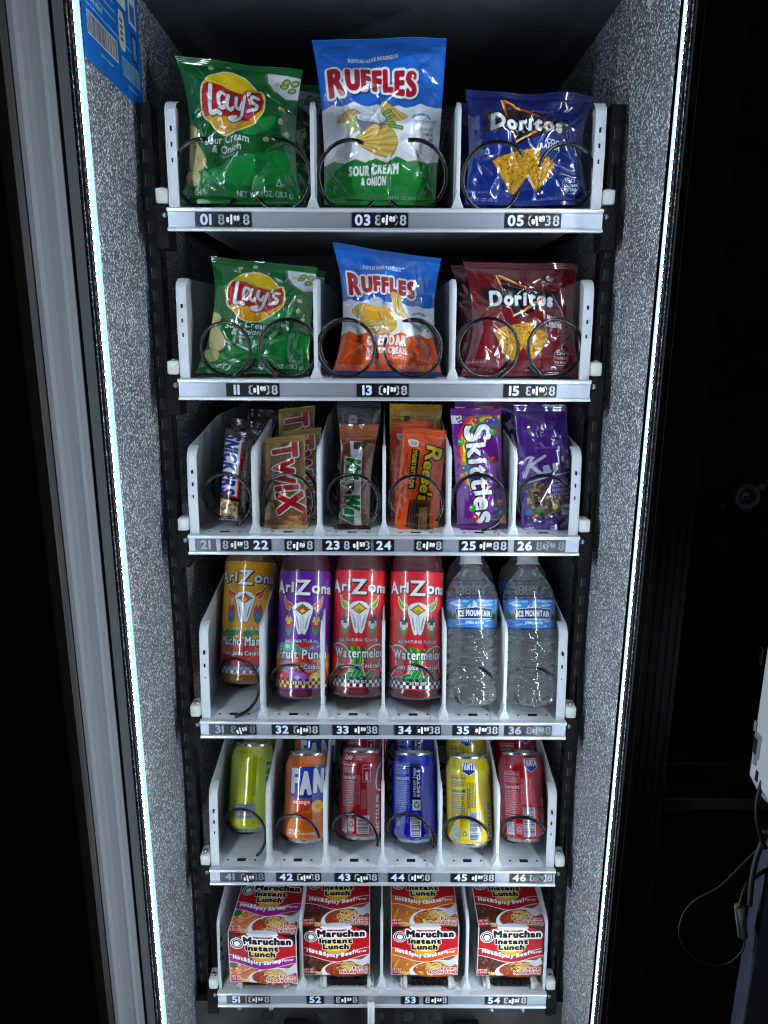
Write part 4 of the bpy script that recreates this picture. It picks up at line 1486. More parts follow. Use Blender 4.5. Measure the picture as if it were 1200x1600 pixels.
def build_cabinet():
    cab = thing('vending_cabinet', 'tall open vending machine cabinet lined with speckled foil panels and lit by strips', 'vending machine', (0, 0, ZLO))
    b = MB()
    b.box(XL - 0.03, XL, -0.145, YB, ZLO, ZC + 0.02, M['glitter'])
    b.build('side_panel', cab)
    b = MB()
    b.box(XR, XR + 0.03, -0.143, YB, ZLO, ZC + 0.02, M['glitter'])
    b.build('side_panel', cab)
    b = MB()
    b.box(XL, XR, YB, YB + 0.03, ZLO, ZC, M['backwall'])
    b.build('back_panel', cab)
    b = MB()
    b.box(XL, XR, -0.13, YB + 0.03, ZC, ZC + 0.03, M['ceiling'])
    b.build('ceiling_panel', cab)
    # front frame on the right: scuffed black flange facing out, with folded lip
    b = MB()
    prof = [(XR + 0.0015, -0.148), (XR + 0.047, -0.148), (XR + 0.047, -0.06), (XR + 0.044, -0.06), (XR + 0.044, -0.1435), (XR + 0.0015, -0.1435)]
    b.prism(prof, ZLO, ZC + 0.1, 'z', M['frame'])
    for i in range(5):
        x = XR + 0.008 + i * 0.0085
        b.box(x, x + 0.0012, -0.1488, -0.148, ZLO, ZC + 0.1, M['frame'])
    b.build('front_flange', cab)
    # light strips
    for sx, X, y0 in ((1, XL, -0.1425), (-1, XR, -0.1405)):
        b = MB()
        b.box(min(X, X + sx * 0.0022), max(X, X + sx * 0.0022), y0, y0 + 0.0135, ZLO, ZC + 0.06, M['gasketdark'])
        b.box(min(X + sx * 0.0023, X + sx * 0.0044), max(X + sx * 0.0023, X + sx * 0.0072), y0 + 0.0064, y0 + 0.0094, ZLO, ZC + 0.06, M['ledglow'])
        q = [(X + sx * 0.0004, y0 + 0.0101, ZLO), (X + sx * 0.0070, y0 + 0.0101, ZLO), (X + sx * 0.0070, y0 + 0.0101, ZC + 0.06), (X + sx * 0.0004, y0 + 0.0101, ZC + 0.06)]
        b.add(q[::-1] if sx > 0 else q, [(0, 1, 2, 3)], M['ledside'])  # hidden back-facing glow added to light the strip's own wall
        z = ZLO + 0.005
        while z < ZC + 0.06:
            b.box(min(X + sx * 0.0023, X + sx * 0.0040), max(X + sx * 0.0023, X + sx * 0.0040), y0 + 0.0016, y0 + 0.0058, z, z + 0.0055, M['gasket'])
            q = [(X + sx * 0.0042, y0 + 0.0018, z + 0.0002), (X + sx * 0.0042, y0 + 0.0056, z + 0.0002), (X + sx * 0.0042, y0 + 0.0056, z + 0.0053), (X + sx * 0.0042, y0 + 0.0018, z + 0.0053)]
            b.add(q if sx > 0 else q[::-1], [(0, 1, 2, 3)], M['bead'])
            z += 0.0090
        b.build('light_strip', cab)
        b = MB()
        b.box(min(X, X + sx * 0.0035), max(X, X + sx * 0.0035), y0 + 0.0142, y0 + 0.0185, ZLO, ZC, M['gasketdark'])
        b.build('strip_trim', cab)
    # slotted uprights standing off the side panels
    for sx, X in ((1, XL), (-1, XR)):
        for yy in (0.023, 0.385):
            b = MB()
            x0, x1 = sorted((X + sx * 0.0, X + sx * 0.0165))
            b.box(x0, x1, yy, yy + 0.022, 0.2, 1.60, M['black'], 0.001)
            z = 0.24
            xs = X + sx * 0.0085
            while z < 1.58:
                b.box(xs - 0.0028, xs + 0.0028, yy - 0.0006, yy + 0.001, z, z + 0.0125, M['hole'])
                b.box(xs - 0.0034, xs - 0.0028, yy - 0.0009, yy + 0.001, z, z + 0.0125, M['gasketdark'])
                b.box(x0 + 0.0 if sx < 0 else x1 - 0.0005, x0 + 0.0005 if sx < 0 else x1 + 0.0004, yy + 0.007, yy + 0.0145, z, z + 0.0125, M['hole'])
                z += 0.025
            b.build('slotted_upright', cab)
    # base: dark kick panel with holes and screws below the lowest tray
    b = MB()
    b.box(XL, XR, 0.0, 0.012, 0.18, 0.404, M['blackmat'])
    for px in (424, 511, 597, 644, 686):
        p = at(px, 1588, -0.0004)
        b.lathe([(0.0001, 0.0004), (0.0085, 0.0004), (0.0088, -0.0004)], M['hole'], 20, p, 'y')
    for px, py in ((381, 1577), (430, 1577), (774, 1577), (823, 1577)):
        p = at(px, py, 0.0)
        b.lathe([(0.0001, 0.0022), (0.0026, 0.0018), (0.0034, 0.0)], M['screw'], 12, p, 'y')
    p = at(470, 1597, 0)
    b.box(p.x - 0.018, p.x + 0.018, -0.014, -0.0002, p.z - 0.03, p.z + 0.006, M['black'], 0.002)
    p = at(735, 1597, 0)
    b.box(p.x - 0.018, p.x + 0.018, -0.014, -0.0002, p.z - 0.03, p.z + 0.006, M['black'], 0.002)
    b.build('kick_panel', cab)
    b = MB()
    p = at(586, 1582, -0.012)
    b.tube([(p.x - 0.0005, -0.006, p.z + 0.012), (p.x, -0.010, p.z + 0.004), (p.x, -0.012, p.z - 0.05)], 0.0052, M['whiteplastic'], 12)
    b.build('drain_tube', cab)
    # hanging leads on the back panel behind the second tray
    for pts in ([(693, 365), (697, 400), (712, 425), (735, 440)], [(760, 365), (762, 405), (763, 450)], [(800, 370), (790, 392), (782, 410), (776, 450)], [(357, 360), (357, 390), (352, 430)]):
        b = MB()
        b.tube([at(x, y, YB - 0.02) for x, y in pts], 0.006 if len(pts) != 3 else 0.009, M['cordblack'], 8)
        b.build('wiring_lead', cab)
    # printed panel low on the left wall top, and a torn corner of tape on the right one
    A = art_instructions()
    p0, p1, p2 = atx(126, 93, XL), atx(218, 160, XL), atx(212, 0, XL)
    yv = np.linspace(p0.y, p1.y, 300)
    z0, z1 = min(p0.z, p1.z), min(p0.z, p1.z) + 0.118
    zv = np.linspace(z0, z1, 220)
    Y, Z = np.meshgrid(yv, zv)
    P = np.stack([np.full_like(Y, XL + 0.0008) + 0.0003 * np.sin(Y * 60) ** 2, Y, Z], -1)
    grid_mesh('instruction_sheet', P, A.sample((Y - p0.y) / (p1.y - p0.y) * A.w, (Z - z0) / (z1 - z0) * A.h), M['label'], cab, tuple(p0))
    b = MB()
    q = [atx(x, y, XR - 0.0008) for x, y in ((1003, -14), (1024, -14), (1012, 2), (1006, 10))]
    b.add(q + [v + Vector((0.0006, 0, 0)) for v in q], [(0, 1, 2, 3), (7, 6, 5, 4), (0, 4, 5, 1), (1, 5, 6, 2), (2, 6, 7, 3), (3, 7, 4, 0)], M['whiteplastic'])
    b.build('tape_scrap', cab)
    return cab


def build_left_door():
    d = thing('cabinet_door', 'open door at the left edge with grey ribbed seal and brown black skin', 'door', (XL, -0.2, ZLO))
    z0, z1 = ZLO, ZC + 0.25
    # profile points from picture measurements on the row y=800 (x, y positions in metres)
    b = MB()
    b.prism([(-0.2766, -0.1470), (-0.2788, -0.1650), (-0.3100, -0.1650), (-0.3100, -0.1470)], z0, z1, 'z', M['gasketdark'])
    b.build('hinge_strip', d)
    b = MB()
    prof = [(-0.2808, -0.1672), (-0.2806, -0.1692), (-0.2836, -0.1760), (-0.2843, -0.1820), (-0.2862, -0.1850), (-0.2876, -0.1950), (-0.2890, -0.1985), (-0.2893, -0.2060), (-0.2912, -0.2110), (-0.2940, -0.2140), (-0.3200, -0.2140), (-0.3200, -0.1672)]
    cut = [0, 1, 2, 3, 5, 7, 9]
    mats_ = ['gasketdark', 'gasket', 'gasketlit', 'gasketshade', 'gasket', 'gasketlit']  # grey steps paint lit edges and shaded middle onto one seal
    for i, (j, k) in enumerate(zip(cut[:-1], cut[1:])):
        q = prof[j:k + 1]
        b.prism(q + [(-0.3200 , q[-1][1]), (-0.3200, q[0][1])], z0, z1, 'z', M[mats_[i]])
    b.build('door_seal', d)
    b = MB()
    b.prism([(-0.2950, -0.2145), (-0.2985, -0.2200), (-0.3070, -0.2225), (-0.3400, -0.2225), (-0.3400, -0.2145)], z0, z1, 'z', M['doorbrown'])
    b.build('door_edge', d)
    b = MB()
    b.box(-0.62, -0.3405, -0.2200, -0.2000, z0, z1, M['frame'])
    b.build('door_skin', d)


def build_right_side():
    s = thing('side_cabinet', 'dark empty payment compartment to the right of the lit cabinet', 'compartment', (0.45, 0.1, ZLO))
    b = MB()
    b.box(XR + 0.06, 0.95, 0.12, 0.14, ZLO, 1.95, M['blackmat'])
    b.box(XR + 0.032, XR + 0.043, -0.13, 0.12, ZLO, 1.95, M['blackmat'])
    b.box(0.93, 0.95, -0.13, 0.12, ZLO, 1.95, M['blackmat'])
    b.build('back_plate', s)
    p, q = at(1030, 1245, -0.146), at(1180, 1262, -0.146)
    b = MB()
    b.box(XR + 0.049, 0.92, -0.146, -0.12, q.z, p.z, M['frame'], 0.002)
    b.box(XR + 0.049, 0.92, -0.10, 0.12, p.z + 0.010, p.z + 0.016, M['frame'], 0.001)
    b.build('ledge', s)
    p = at(1163, 770, 0.12)
    b = MB()
    b.lathe([(0.0001, 0.001), (0.010, 0.001), (0.0105, 0.009), (0.016, 0.011), (0.0185, 0.009), (0.019, 0.0)], M['aludark'], 32, p, 'y')
    b.box(p.x + 0.012, p.x + 0.024, 0.1105, 0.1195, p.z + 0.008, p.z + 0.018, M['aludark'], 0.002)
    lk = b.build('cam_lock', s)
    b = MB()
    b.lathe([(0.0001, 0.006), (0.0075, 0.006), (0.0085, 0.002)], M['screw'], 24, p, 'y')
    b.box(p.x - 0.004, p.x + 0.001, 0.1128, 0.1136, p.z - 0.0012, p.z + 0.0008, M['hole'])
    b.build('key_barrel', lk, loc=tuple(p))
    for px, py in ((1129, 791), (1200, 752)):
        p = at(px, py, 0.12)
        b = MB()
        b.lathe([(0.0001, 0.003), (0.0068, 0.0022), (0.0080, 0.0)], M['brass'], 24, p, 'y')
        b.box(p.x - 0.006, p.x + 0.006, 0.1166, 0.1172, p.z - 0.0007, p.z + 0.0007, M['hole'])
        b.build('slotted_screw', s)
    # pale control box at the right edge
    c = thing('control_box', 'pale grey plastic control box with port cutouts at the right edge', 'control box', tuple(at(1185, 1100, -0.12)))
    yb_ = -0.157
    xa = at(1177, 1180, yb_).x
    zt, zb, zs = at(1180, 965, yb_).z, at(1172, 1205, yb_).z, at(1184, 1232, yb_).z
    b = MB()
    b.prism([(xa + 0.006, zt), (xa + 0.16, zt), (xa + 0.16, zs - 0.03), (xa + 0.012, zs), (xa, zb), (xa, zt - 0.03)], -0.27, yb_, 'y', M['box'], 0.002)
    b.build('housing', c)
    for i, (px, py, h, w, mm) in enumerate(((1184, 1130, 0.012, 0.005, 'gasket'), (1183, 1160, 0.018, 0.008, 'hole'), (1186, 1160, 0.028, 0.014, 'gasket'), (1183, 1185, 0.008, 0.006, 'gasket'), (1186, 1208, 0.012, 0.005, 'hole'), (1190, 1020, 0.020, 0.006, 'gasket'))):
        p = atx(px, py, xa)
        b = MB()
        b.box(xa - 0.0012 + 0.0004 * (i % 3), xa + 0.001, p.y - w / 2, p.y + w / 2, p.z - h / 2, p.z + h / 2, M[mm], 0.0003)
        b.build('port', c)
    # dark panel in the lower right corner (inner face of the far door)
    e = thing('lower_door', 'dark blue grey door panel leaning into the lower right corner', 'door', tuple(at(1190, 1500, -0.2)))
    b = MB()
    q = [at(1200, 1300, -0.16), at(1153, 1605, -0.16), at(1330, 1640, -0.16), at(1330, 1290, -0.16)]
    b.prism([(v.x, v.z) for v in q], -0.175, -0.14, 'y', M['bluepanel'], 0.002)
    b.build('panel', e)
    # cables
    Y = -0.172
    cb = thing('power_cable', 'thin grey cable hanging in a loop with a grey sleeve on it', 'cable', tuple(at(1120, 1440, Y)))
    b = MB()
    pts = [(1200, 1310), (1165, 1345), (1130, 1380), (1095, 1400), (1075, 1420), (1066, 1450), (1074, 1475), (1095, 1495), (1125, 1505), (1150, 1497), (1168, 1475), (1166, 1455)]
    b.tube([tuple(at(x, y, Y)) for x, y in smooth(pts, 6)], 0.0011, M['cord'], 8)
    b.build('loop', cb)
    b = MB()
    b.tube([at(1160, 1412, Y), at(1166, 1458, Y)], 0.0055, M['ferrite'], 14)
    b.build('sleeve', cb)
    b = MB()
    b.tube([tuple(at(x, y, Y)) for x, y in smooth([(1160, 1414), (1168, 1385), (1182, 1368), (1205, 1352)], 6)], 0.0022, M['cord'], 8)
    b.build('lead', cb)
    cb = thing('black_cable', 'thick dark cable dropping from the control box along the right edge', 'cable', tuple(at(1190, 1300, -0.18)))
    b = MB()
    b.tube([tuple(at(x, y, -0.18)) for x, y in smooth([(1205, 1195), (1192, 1225), (1186, 1262), (1192, 1300), (1200, 1320)], 6)], 0.0026, M['cordblack'], 10)
    b.build('cable_run', cb)
    b = MB()
    b.tube([tuple(at(x, y, -0.178)) for x, y in smooth([(1200, 1300), (1188, 1330), (1180, 1365), (1176, 1410)], 6)], 0.0030, M['cord'], 10)
    b.build('cable_branch', cb)


# ------------------------------------------------------------------ trays
RAIL = 0.0248
TRAYS = {}


def helix(xc, y0, zc, R, pitch, a0, cw, ymax):
    pts, n = [], 28
    k = 0
    sgn = -1 if cw else 1
    while True:
        t = k / n
        y = y0 + pitch * t
        if y > ymax:
            break
        a = a0 + sgn * 2 * math.pi * t
        pts.append((xc + R * math.cos(a), y, zc + R * math.sin(a)))
        k += 1
    return pts


def build_tray(ztop, label, walls, dividers, coils, prices, depth=0.42, wall_back=None, ear_y=0.0, lanes=None):
    """walls: (front knee height, extra height further back, lean of the front edge)"""
    t = thing('shelf_tray', label, 'tray', (0, 0, ztop - RAIL), 'white pull-out trays of the cabinet')
    fl = ztop - 0.0015
    b = MB()
    b.box(-0.2385, 0.2385, -0.001, depth, fl - 0.003, fl, M['white'], 0.0007)
    for i in range(len(lanes)):
        xc = lanes[i]
        for dx, w, d in ((0, 0.006, 0.0030), (-0.019, 0.0014, 0.0014), (0.019, 0.0014, 0.0014)):
            b.box(xc + dx - w, xc + dx + w, 0.0150 - d, 0.0150 + d, fl - 0.001, fl + 0.00025, M['hole'])
            b.box(xc + dx - w, xc + dx + w, 0.105 - d, 0.105 + d, fl - 0.001, fl + 0.00025, M['hole'])
    b.build('tray_floor', t)
    b = MB()
    b.box(-0.2385, 0.2385, depth, depth + 0.008, fl, fl + 0.09, M['blackmat'])  # black sheet added for the darkness behind the products
    b.build('dark_rear_panel', t)
    # extruded aluminium price rail
    b = MB()
    z1, z0 = ztop, ztop - RAIL
    b.prism([(0.0, z1), (-0.0065, z1 - 0.0006), (-0.0075, z1 - 0.0018), (-0.0062, z1 - 0.0042), (-0.0040, z1 - 0.0050), (0.0, z1 - 0.0050)], -0.2395, 0.2395, 'x', M['alu'])
    b.prism([(-0.0002, z1 - 0.0051), (-0.0040, z1 - 0.0051), (-0.0040, z0 + 0.0041), (-0.0002, z0 + 0.0041)], -0.2393, 0.2393, 'x', M['aludark'])
    b.prism([(0.0, z0 + 0.0040), (-0.0040, z0 + 0.0040), (-0.0066, z0 + 0.0032), (-0.0078, z0 + 0.0014), (-0.0068, z0), (0.0, z0)], -0.2395, 0.2395, 'x', M['alu'])
    b.build('price_rail', t)
    hk, ext, lean = walls

    def wall_profile(h, e, ln):
        top = h + e
        k = 0.016
        pts = [(0.001, fl + 0.0002), (0.001 + ln * .6, fl + h * .55), (0.003 + ln, fl + h - k)]
        for i in range(1, 6):
            a = i / 6 * math.pi / 2
            pts.append((0.003 + ln + k * 1.3 * (1 - math.cos(a)), fl + h - k + k * math.sin(a)))
        pts += [(0.012 + ln + k * 1.3, fl + h + 0.001), (0.18, fl + top), (depth, fl + top), (depth, fl + 0.0002)]
        return pts
    for sx in (-1, 1):
        b = MB()
        x0, x1 = (sx * 0.2385, sx * 0.2365)
        b.prism(wall_profile(hk, ext, lean), min(x0, x1), max(x0, x1), 'x', M['white'], 0.0004)
        # folded front flange of the side plate
        pf = wall_profile(hk, ext, lean)[:8]
        prof = [(y, z) for y, z in pf]
        inner = [(y + 0.0022, z) for y, z in pf[::-1]]
        xi = sx * (0.2345 if not coils else 0.2270)
        b.prism(prof + inner, min(sx * 0.2364, xi), max(sx * 0.2364, xi), 'x', M['white'])
        for k in range(3):
            z = fl + hk * (.42 + .14 * k)
            y = 0.001 + lean * .6
            b.box(sx * 0.232 - 0.0008, sx * 0.232 + 0.0008, y - 0.0012, y + 0.003, z, z + 0.0045, M['hole'])
        b.build('side_wall', t)
        # white ear with its screw and the black hook bracket below
        zc = ztop + ear_y
        b = MB()
        xa, xb = sorted((sx * 0.2388, sx * 0.2520))
        b.box(xa, xb, -0.004, 0.020, zc + 0.004, zc + 0.020, M['whiteplastic'], 0.003)
        ear = b.build('mounting_ear', t)
        b = MB()
        b.lathe([(0.0001, 0.0022), (0.0030, 0.0016), (0.0036, 0.0)], M['screw'], 14, (sx * 0.246, 0.006, zc + 0.0203))
        b.build('screw', ear)
        b = MB()
        xa, xb = sorted((sx * 0.2400, sx * 0.2560))
        b.box(xa, xb, -0.002, 0.028, ztop - 0.043, zc + 0.0035, M['black'], 0.0016)
        b.lathe([(0.0001, 0.0015), (0.0026, 0.001), (0.003, 0.0)], M['screw'], 12, (sx * 0.2435, -0.0022, ztop - 0.008), 'y')
        b.build('hook_bracket', t)
        b = MB()
        xa, xb = sorted((sx * 0.2562, sx * 0.2590))
        b.prism([(0.012, ztop - 0.04), (0.014, ztop + 0.035), (0.026, ztop + 0.060), (0.03, ztop - 0.04)], xa, xb, 'x', M['black'])
        b.build('hook_plate', t)
    for x in dividers:
        b = MB()
        b.prism(wall_profile(hk, ext, lean), x - 0.0011, x + 0.0011, 'x', M['white'], 0.0003)
        pf = wall_profile(hk, ext, lean)[:8]
        prof = [(y - 0.0004, z) for y, z in pf]
        inner = [(y + 0.005, z) for y, z in pf[::-1]]
        b.prism(prof + inner, x - 0.0021, x + 0.0021, 'x', M['white'], 0.0006)
        b.prism([(x - 0.0072, fl + 0.0012), (x + 0.0072, fl + 0.0012), (x + 0.0022, fl + 0.014), (x + 0.0012, fl + 0.022), (x - 0.0012, fl + 0.022), (x - 0.0022, fl + 0.014)], 0.0004, 0.0150, 'y', M['white'], 0.0005)
        b.box(x - 0.0165, x + 0.0165, 0.0002, 0.30, fl + 0.0001, fl + 0.0016, M['white'], 0.0004)
        b.build('divider', t)
    for (xc, R, a0, cw, y0, pitch, wire, *up) in coils:
        b = MB()
        b.tube(helix(xc, y0, fl + R + wire + 0.0005 + (up[0] if up else 0), R, pitch, math.radians(a0), cw, depth - 0.01), wire, M['wire'], 10)
        b.build('coil', t)
    # price strips
    zc = ztop - 0.0128
    for it in prices:
        (px0, px1, num, digits, stick, kw) = it
        pyc = kw['py']
        a, c2 = at(px0, pyc, -0.0046), at(px1, pyc, -0.0046)
        w, h = c2.x - a.x, 0.0150
        wm, hm = w * 1000, h * 1000
        if digits is None:
            A = art_number(num, wm, hm, kw.get('faded'))
        else:
            A = art_price(num, digits, wm, hm, kw.get('nw', 0) * wm, kw.get('faded', False))
        U, V = np.meshgrid(np.linspace(0, 1, max(20, int(wm / .35))), np.linspace(0, 1, 40))
        P = np.stack([a.x + U * w, np.full_like(U, -0.0047), zc - h / 2 + V * h], -1)
        o = grid_mesh('price_label', P, A.sample(U * wm, V * hm), M['price'], t, (a.x, -0.0047, zc))
        if stick:
            sxp, d, cts, dz = stick[0], stick[1], stick[2], stick[3]
            sw, sh = 19.5, 14.4
            A = art_sticker(d, cts, sw, sh, kw.get('sfaded', False))
            xc = at(sxp, pyc, -0.005).x
            Rr, T = np.meshgrid(np.linspace(0.0, 1, 34), np.linspace(0, 2 * math.pi, 90))
            ex, ez = Rr * np.cos(T), Rr * np.sin(T)
            rot = math.radians(stick[4] if len(stick) > 4 else random.uniform(-4, 4))
            dx, dzz = ex * sw / 2000, ez * sh / 2000
            crump = (0.0006 * np.sin(ex * 9 + ez * 7)) if kw.get('crumple') else 0
            P = np.stack([xc + dx * math.cos(rot) - dzz * math.sin(rot), -0.0052 - 0.0009 * np.abs(ez) ** 2 * 0 + crump - 0.0001 * Rr, zc + dz + dx * math.sin(rot) + dzz * math.cos(rot)], -1)
            grid_mesh('price_sticker', P, A.sample((ex + 1) / 2 * sw, (ez + 1) / 2 * sh), M['price'], o, (xc, -0.0052, zc))
    return t


# ------------------------------------------------------------------ products
def worley(u, v, cell, w, h, seed):
    r = np.random.default_rng(seed)
    n = max(4, int(w * h / cell ** 2 * 1.3))
    pu, pv = r.uniform(-cell / 2, w + cell / 2, n), r.uniform(-cell / 2, h + cell / 2, n)
    tilt = r.normal(0, 1, (n, 2))
    best = np.full(u.shape, 1e9)
    hh = np.zeros(u.shape)
    for i in range(n):
        d = (u - pu[i]) ** 2 + (v - pv[i]) ** 2
        k = d < best
        best = np.where(k, d, best)
    return np.sqrt(best) / cell


def facets(u, v, cell, w, h, seed, slope=0.16):
    """crumpled sheet: upper envelope of tilted planes around scattered points"""
    r = np.random.default_rng(seed)
    n = max(5, int(w * h / cell ** 2 * 1.6))
    pu, pv = r.uniform(-cell / 2, w + cell / 2, n), r.uniform(-cell / 2, h + cell / 2, n)
    best = np.full(u.shape, -1e9)
    for i in range(n):
        gx, gy = r.normal(0, slope, 2)
        d = np.hypot(u - pu[i], v - pv[i])
        f = gx * (u - pu[i]) + gy * (v - pv[i]) - (0.14 + math.hypot(gx, gy)) * d
        best = np.maximum(best, f)
    return best


def pouch_point_fn(corners, Yt, Yb, pinch, T, seal, W, H, seed, amp, wave, zig):
    TL, TR, BR, BL = [np.array(at(x, y, Y)) for (x, y), Y in zip(corners, (Yt, Yt, Yb, Yb))]
    right = ((TR - TL) + (BR - BL)) / 2
    up = ((TL - BL) + (TR - BR)) / 2
    n = np.cross(right, up)
    n = n / np.linalg.norm(n)
    if n[1] > 0:
        n = -n
    r = np.random.default_rng(seed)
    creases = []
    for _ in range(int(18 * amp) + 5):
        creases.append((r.uniform(0, W), r.uniform(0, H), r.uniform(0, math.pi), r.uniform(12, 50), r.uniform(1.8, 4.2), r.uniform(.5, 1.6) * r.choice([-1, 1])))
    ph = r.uniform(0, 6, 6)
    un = up / np.linalg.norm(up)

    def fn(S, Tt, side=1):
        s = S[..., None]
        t = Tt[..., None]
        g = 4 * Tt * (1 - Tt)
        s2 = (S + pinch[0] * g * (1 - S) - pinch[1] * g * S)[..., None]
        P = (BL * (1 - s2) + BR * s2) * (1 - t) + (TL * (1 - s2) + TR * s2) * t
        tb = np.clip((Tt - seal[1]) / (1 - seal[0] - seal[1]), 0, 1)
        c = np.abs(2 * S - 1)
        B = np.clip(1 - c ** 2.6, 0, 1) ** 0.62 * np.clip(1 - np.abs(2 * tb - 1) ** 3.2, 0, 1) ** 0.72
        u, v = S * W, Tt * H
        if side > 0:
            m = np.clip(B * 1.6, 0, 1)
            h = T[0] * 1000 * B * (1 + .10 * np.sin(u / W * 5 + ph[0]) * np.sin(v / H * 6 + ph[1]))
            h = h + m * amp * (1.1 * facets(u, v, 38, W, H, seed, .2) - 0.8 * facets(u, v, 44, W, H, seed + 5, .16) + 0.22 * facets(u, v, 17, W, H, seed + 9, .2))
            for cx, cy, a, L, w, d in creases:
                du, dv = (u - cx) * math.cos(a) + (v - cy) * math.sin(a), -(u - cx) * math.sin(a) + (v - cy) * math.cos(a)
                fall = np.clip(1 - (du / L) ** 2, 0, 1)
                h = h + m * amp * d * 1.1 * fall * np.clip(1 - np.abs(dv + du * du * .004) / w, 0, 1)
            # gathers running off both seals
            for tt, sg in ((1 - seal[0], -1), (seal[1], 1)):
                dist = np.clip((Tt - tt) * sg * H, 0, 1e9)
                env = np.exp(-dist / 12) * np.clip(dist / 3, 0, 1)
                h = h + amp * env * (.7 * np.sin(u * .21 + ph[2] + 1.5 * np.sin(u * .08 + ph[3])) + .22 * np.sin(u * .55 + ph[4]))
        else:
            h = -T[1] * 1000 * B
        sl = ((Tt > 1 - seal[0] * .92) | (Tt < seal[1] * .92))
        h = h + np.where(sl, .28 * np.cos(2 * math.pi * v / 2.0), 0) * side * 0 + np.where(sl, .28 * np.cos(2 * math.pi * v / 2.0), 0)
        h = h + wave * (1.6 * np.sin(u / W * 7 + ph[5]) + 1.0 * np.sin(u / W * 13 + ph[0])) * (np.clip((Tt - .8) / .2, 0, 1) ** 2 + .6 * np.clip((.15 - Tt) / .15, 0, 1) ** 2)
        P = P + n * (h / 1000)[..., None]
        if zig:
            e = np.abs((u / zig) % 1 - .5) * 2
            P = P + un * ((e * .0016) * ((Tt > .999) * 1.0 - (Tt < .001) * 1.0))[..., None]
        return P
    return fn


def pouch(name, label, cat, art, mat, corners, Yt, Yb, pinch=(0.05, 0.05), T=(0.016, 0.014), seal=(0.06, 0.05), seed=1, amp=1.0, wave=1.0, zig=0, step=0.55, group=None, body='pouch'):
    W, H = art.w, art.h
    fn = pouch_point_fn(corners, Yt, Yb, pinch, T, seal, W, H, seed, amp, wave, zig)
    base = fn(np.array([.5]), np.array([0.0]))[0]
    root = thing(name, label, cat, tuple(base), group)
    nu = int(W / step) + 2
    for part, t0, t1 in ((body, seal[1], 1 - seal[0]), ('top_seal', 1 - seal[0], 1.0), ('bottom_seal', 0.0, seal[1])):
        nv = max(8, int((t1 - t0) * H / step) + 2)
        S, Tt = np.meshgrid(np.linspace(0, 1, nu), np.linspace(t0, t1, nv))
        P = fn(S, Tt, 1)
        col = art.sample(S * W, Tt * H)
        S2, T2 = np.meshgrid(np.linspace(1, 0, 40), np.linspace(t0, t1, max(6, nv // 6)))
        P2 = fn(S2, T2, -1)
        if part != body:
            P2 = P2 + np.array([0, 0.0006, 0])
        c2 = art.sample(S2 * 0 + 3, T2 * H)
        grid_mesh(part, P, col, mat, root, tuple(base), [(P2, c2)])
    return root


def front_angles(Rmm, step=0.5):
    a = 1.75
    fr = np.linspace(-a, a, int(2 * a * Rmm / step))
    bk = np.linspace(a, 2 * math.pi - a, 26)[1:]
    return np.concatenate([fr, bk])


def painted_lathe(name, prof, art, Rmm, v_of_z, mat, parent, off=(0, 0, 0), front=True):
    """prof: dense list of (r, z) metres; art wraps the front"""
    th = front_angles(Rmm)
    r = np.array([p[0] for p in prof])[:, None]
    z = np.array([p[1] for p in prof])[:, None]
    P = np.stack([off[0] + r * np.sin(th), off[1] - r * np.cos(th), off[2] + z + 0 * th], -1)
    th2 = np.where(th > math.pi, th - 2 * math.pi, th)
    col = art.sample(np.clip(art.w / 2 + th2 * Rmm, 0, art.w)[None, :] + 0 * z, v_of_z(z) + 0 * th[None, :])
    return grid_mesh(name, P, col, mat, parent, (0, 0, 0))


def dense(prof, step):
    out = []
    for (r0, z0), (r1, z1) in zip(prof[:-1], prof[1:]):
        n = max(1, int(math.hypot(r1 - r0, z1 - z0) / step))
        for i in range(n):
            out.append((r0 + (r1 - r0) * i / n, z0 + (z1 - z0) * i / n))
    out.append(prof[-1])
    return out


def make_can(label, art, loc, lean, group):
    o = thing('drink_can', label, 'can', (0, 0, 0), group)
    body = [(0.0270, 0.0052), (0.0305, 0.0085), (0.0325, 0.0125), (0.0331, 0.018), (0.0331, 0.100), (0.0328, 0.1035), (0.0318, 0.1070), (0.0300, 0.1115), (0.0285, 0.1155), (0.0274, 0.1180)]
    painted_lathe('can_body', dense(body, 0.0005), art, 33.1, lambda z: z * 1000 - 3, M['canprint'], o)
    b = MB()
    b.lathe([(0.0001, 0.0085), (0.015, 0.0065), (0.0215, 0.0025), (0.0232, 0.0), (0.0245, 0.0008), (0.0270, 0.0052)], M['canalu'], 48)
    b.build('can_base', o, loc=(0, 0, 0))
    b = MB()
    b.lathe([(0.0274, 0.1180), (0.0272, 0.1192), (0.0278, 0.1206), (0.0276, 0.1216), (0.0266, 0.1218), (0.0258, 0.1208), (0.0252, 0.1160), (0.0240, 0.1150), (0.0230, 0.1168), (0.0001, 0.1170)], M['canalu'], 48)
    b.build('can_lid', o, loc=(0, 0, 0))
    b = MB()
    b.lathe([(0.0055, 0.1172), (0.0088, 0.1174), (0.0088, 0.1186), (0.0055, 0.1186)], M['canalu'], 20, (0, 0.006, 0))
    b.box(-0.006, 0.006, -0.012, -0.001, 0.1172, 0.1184, M['canalu'], 0.0005)
    b.build('pull_tab', o, loc=(0, 0, 0))
    o.location = loc
    o.rotation_euler = (-math.radians(lean), 0, 0)
    return o


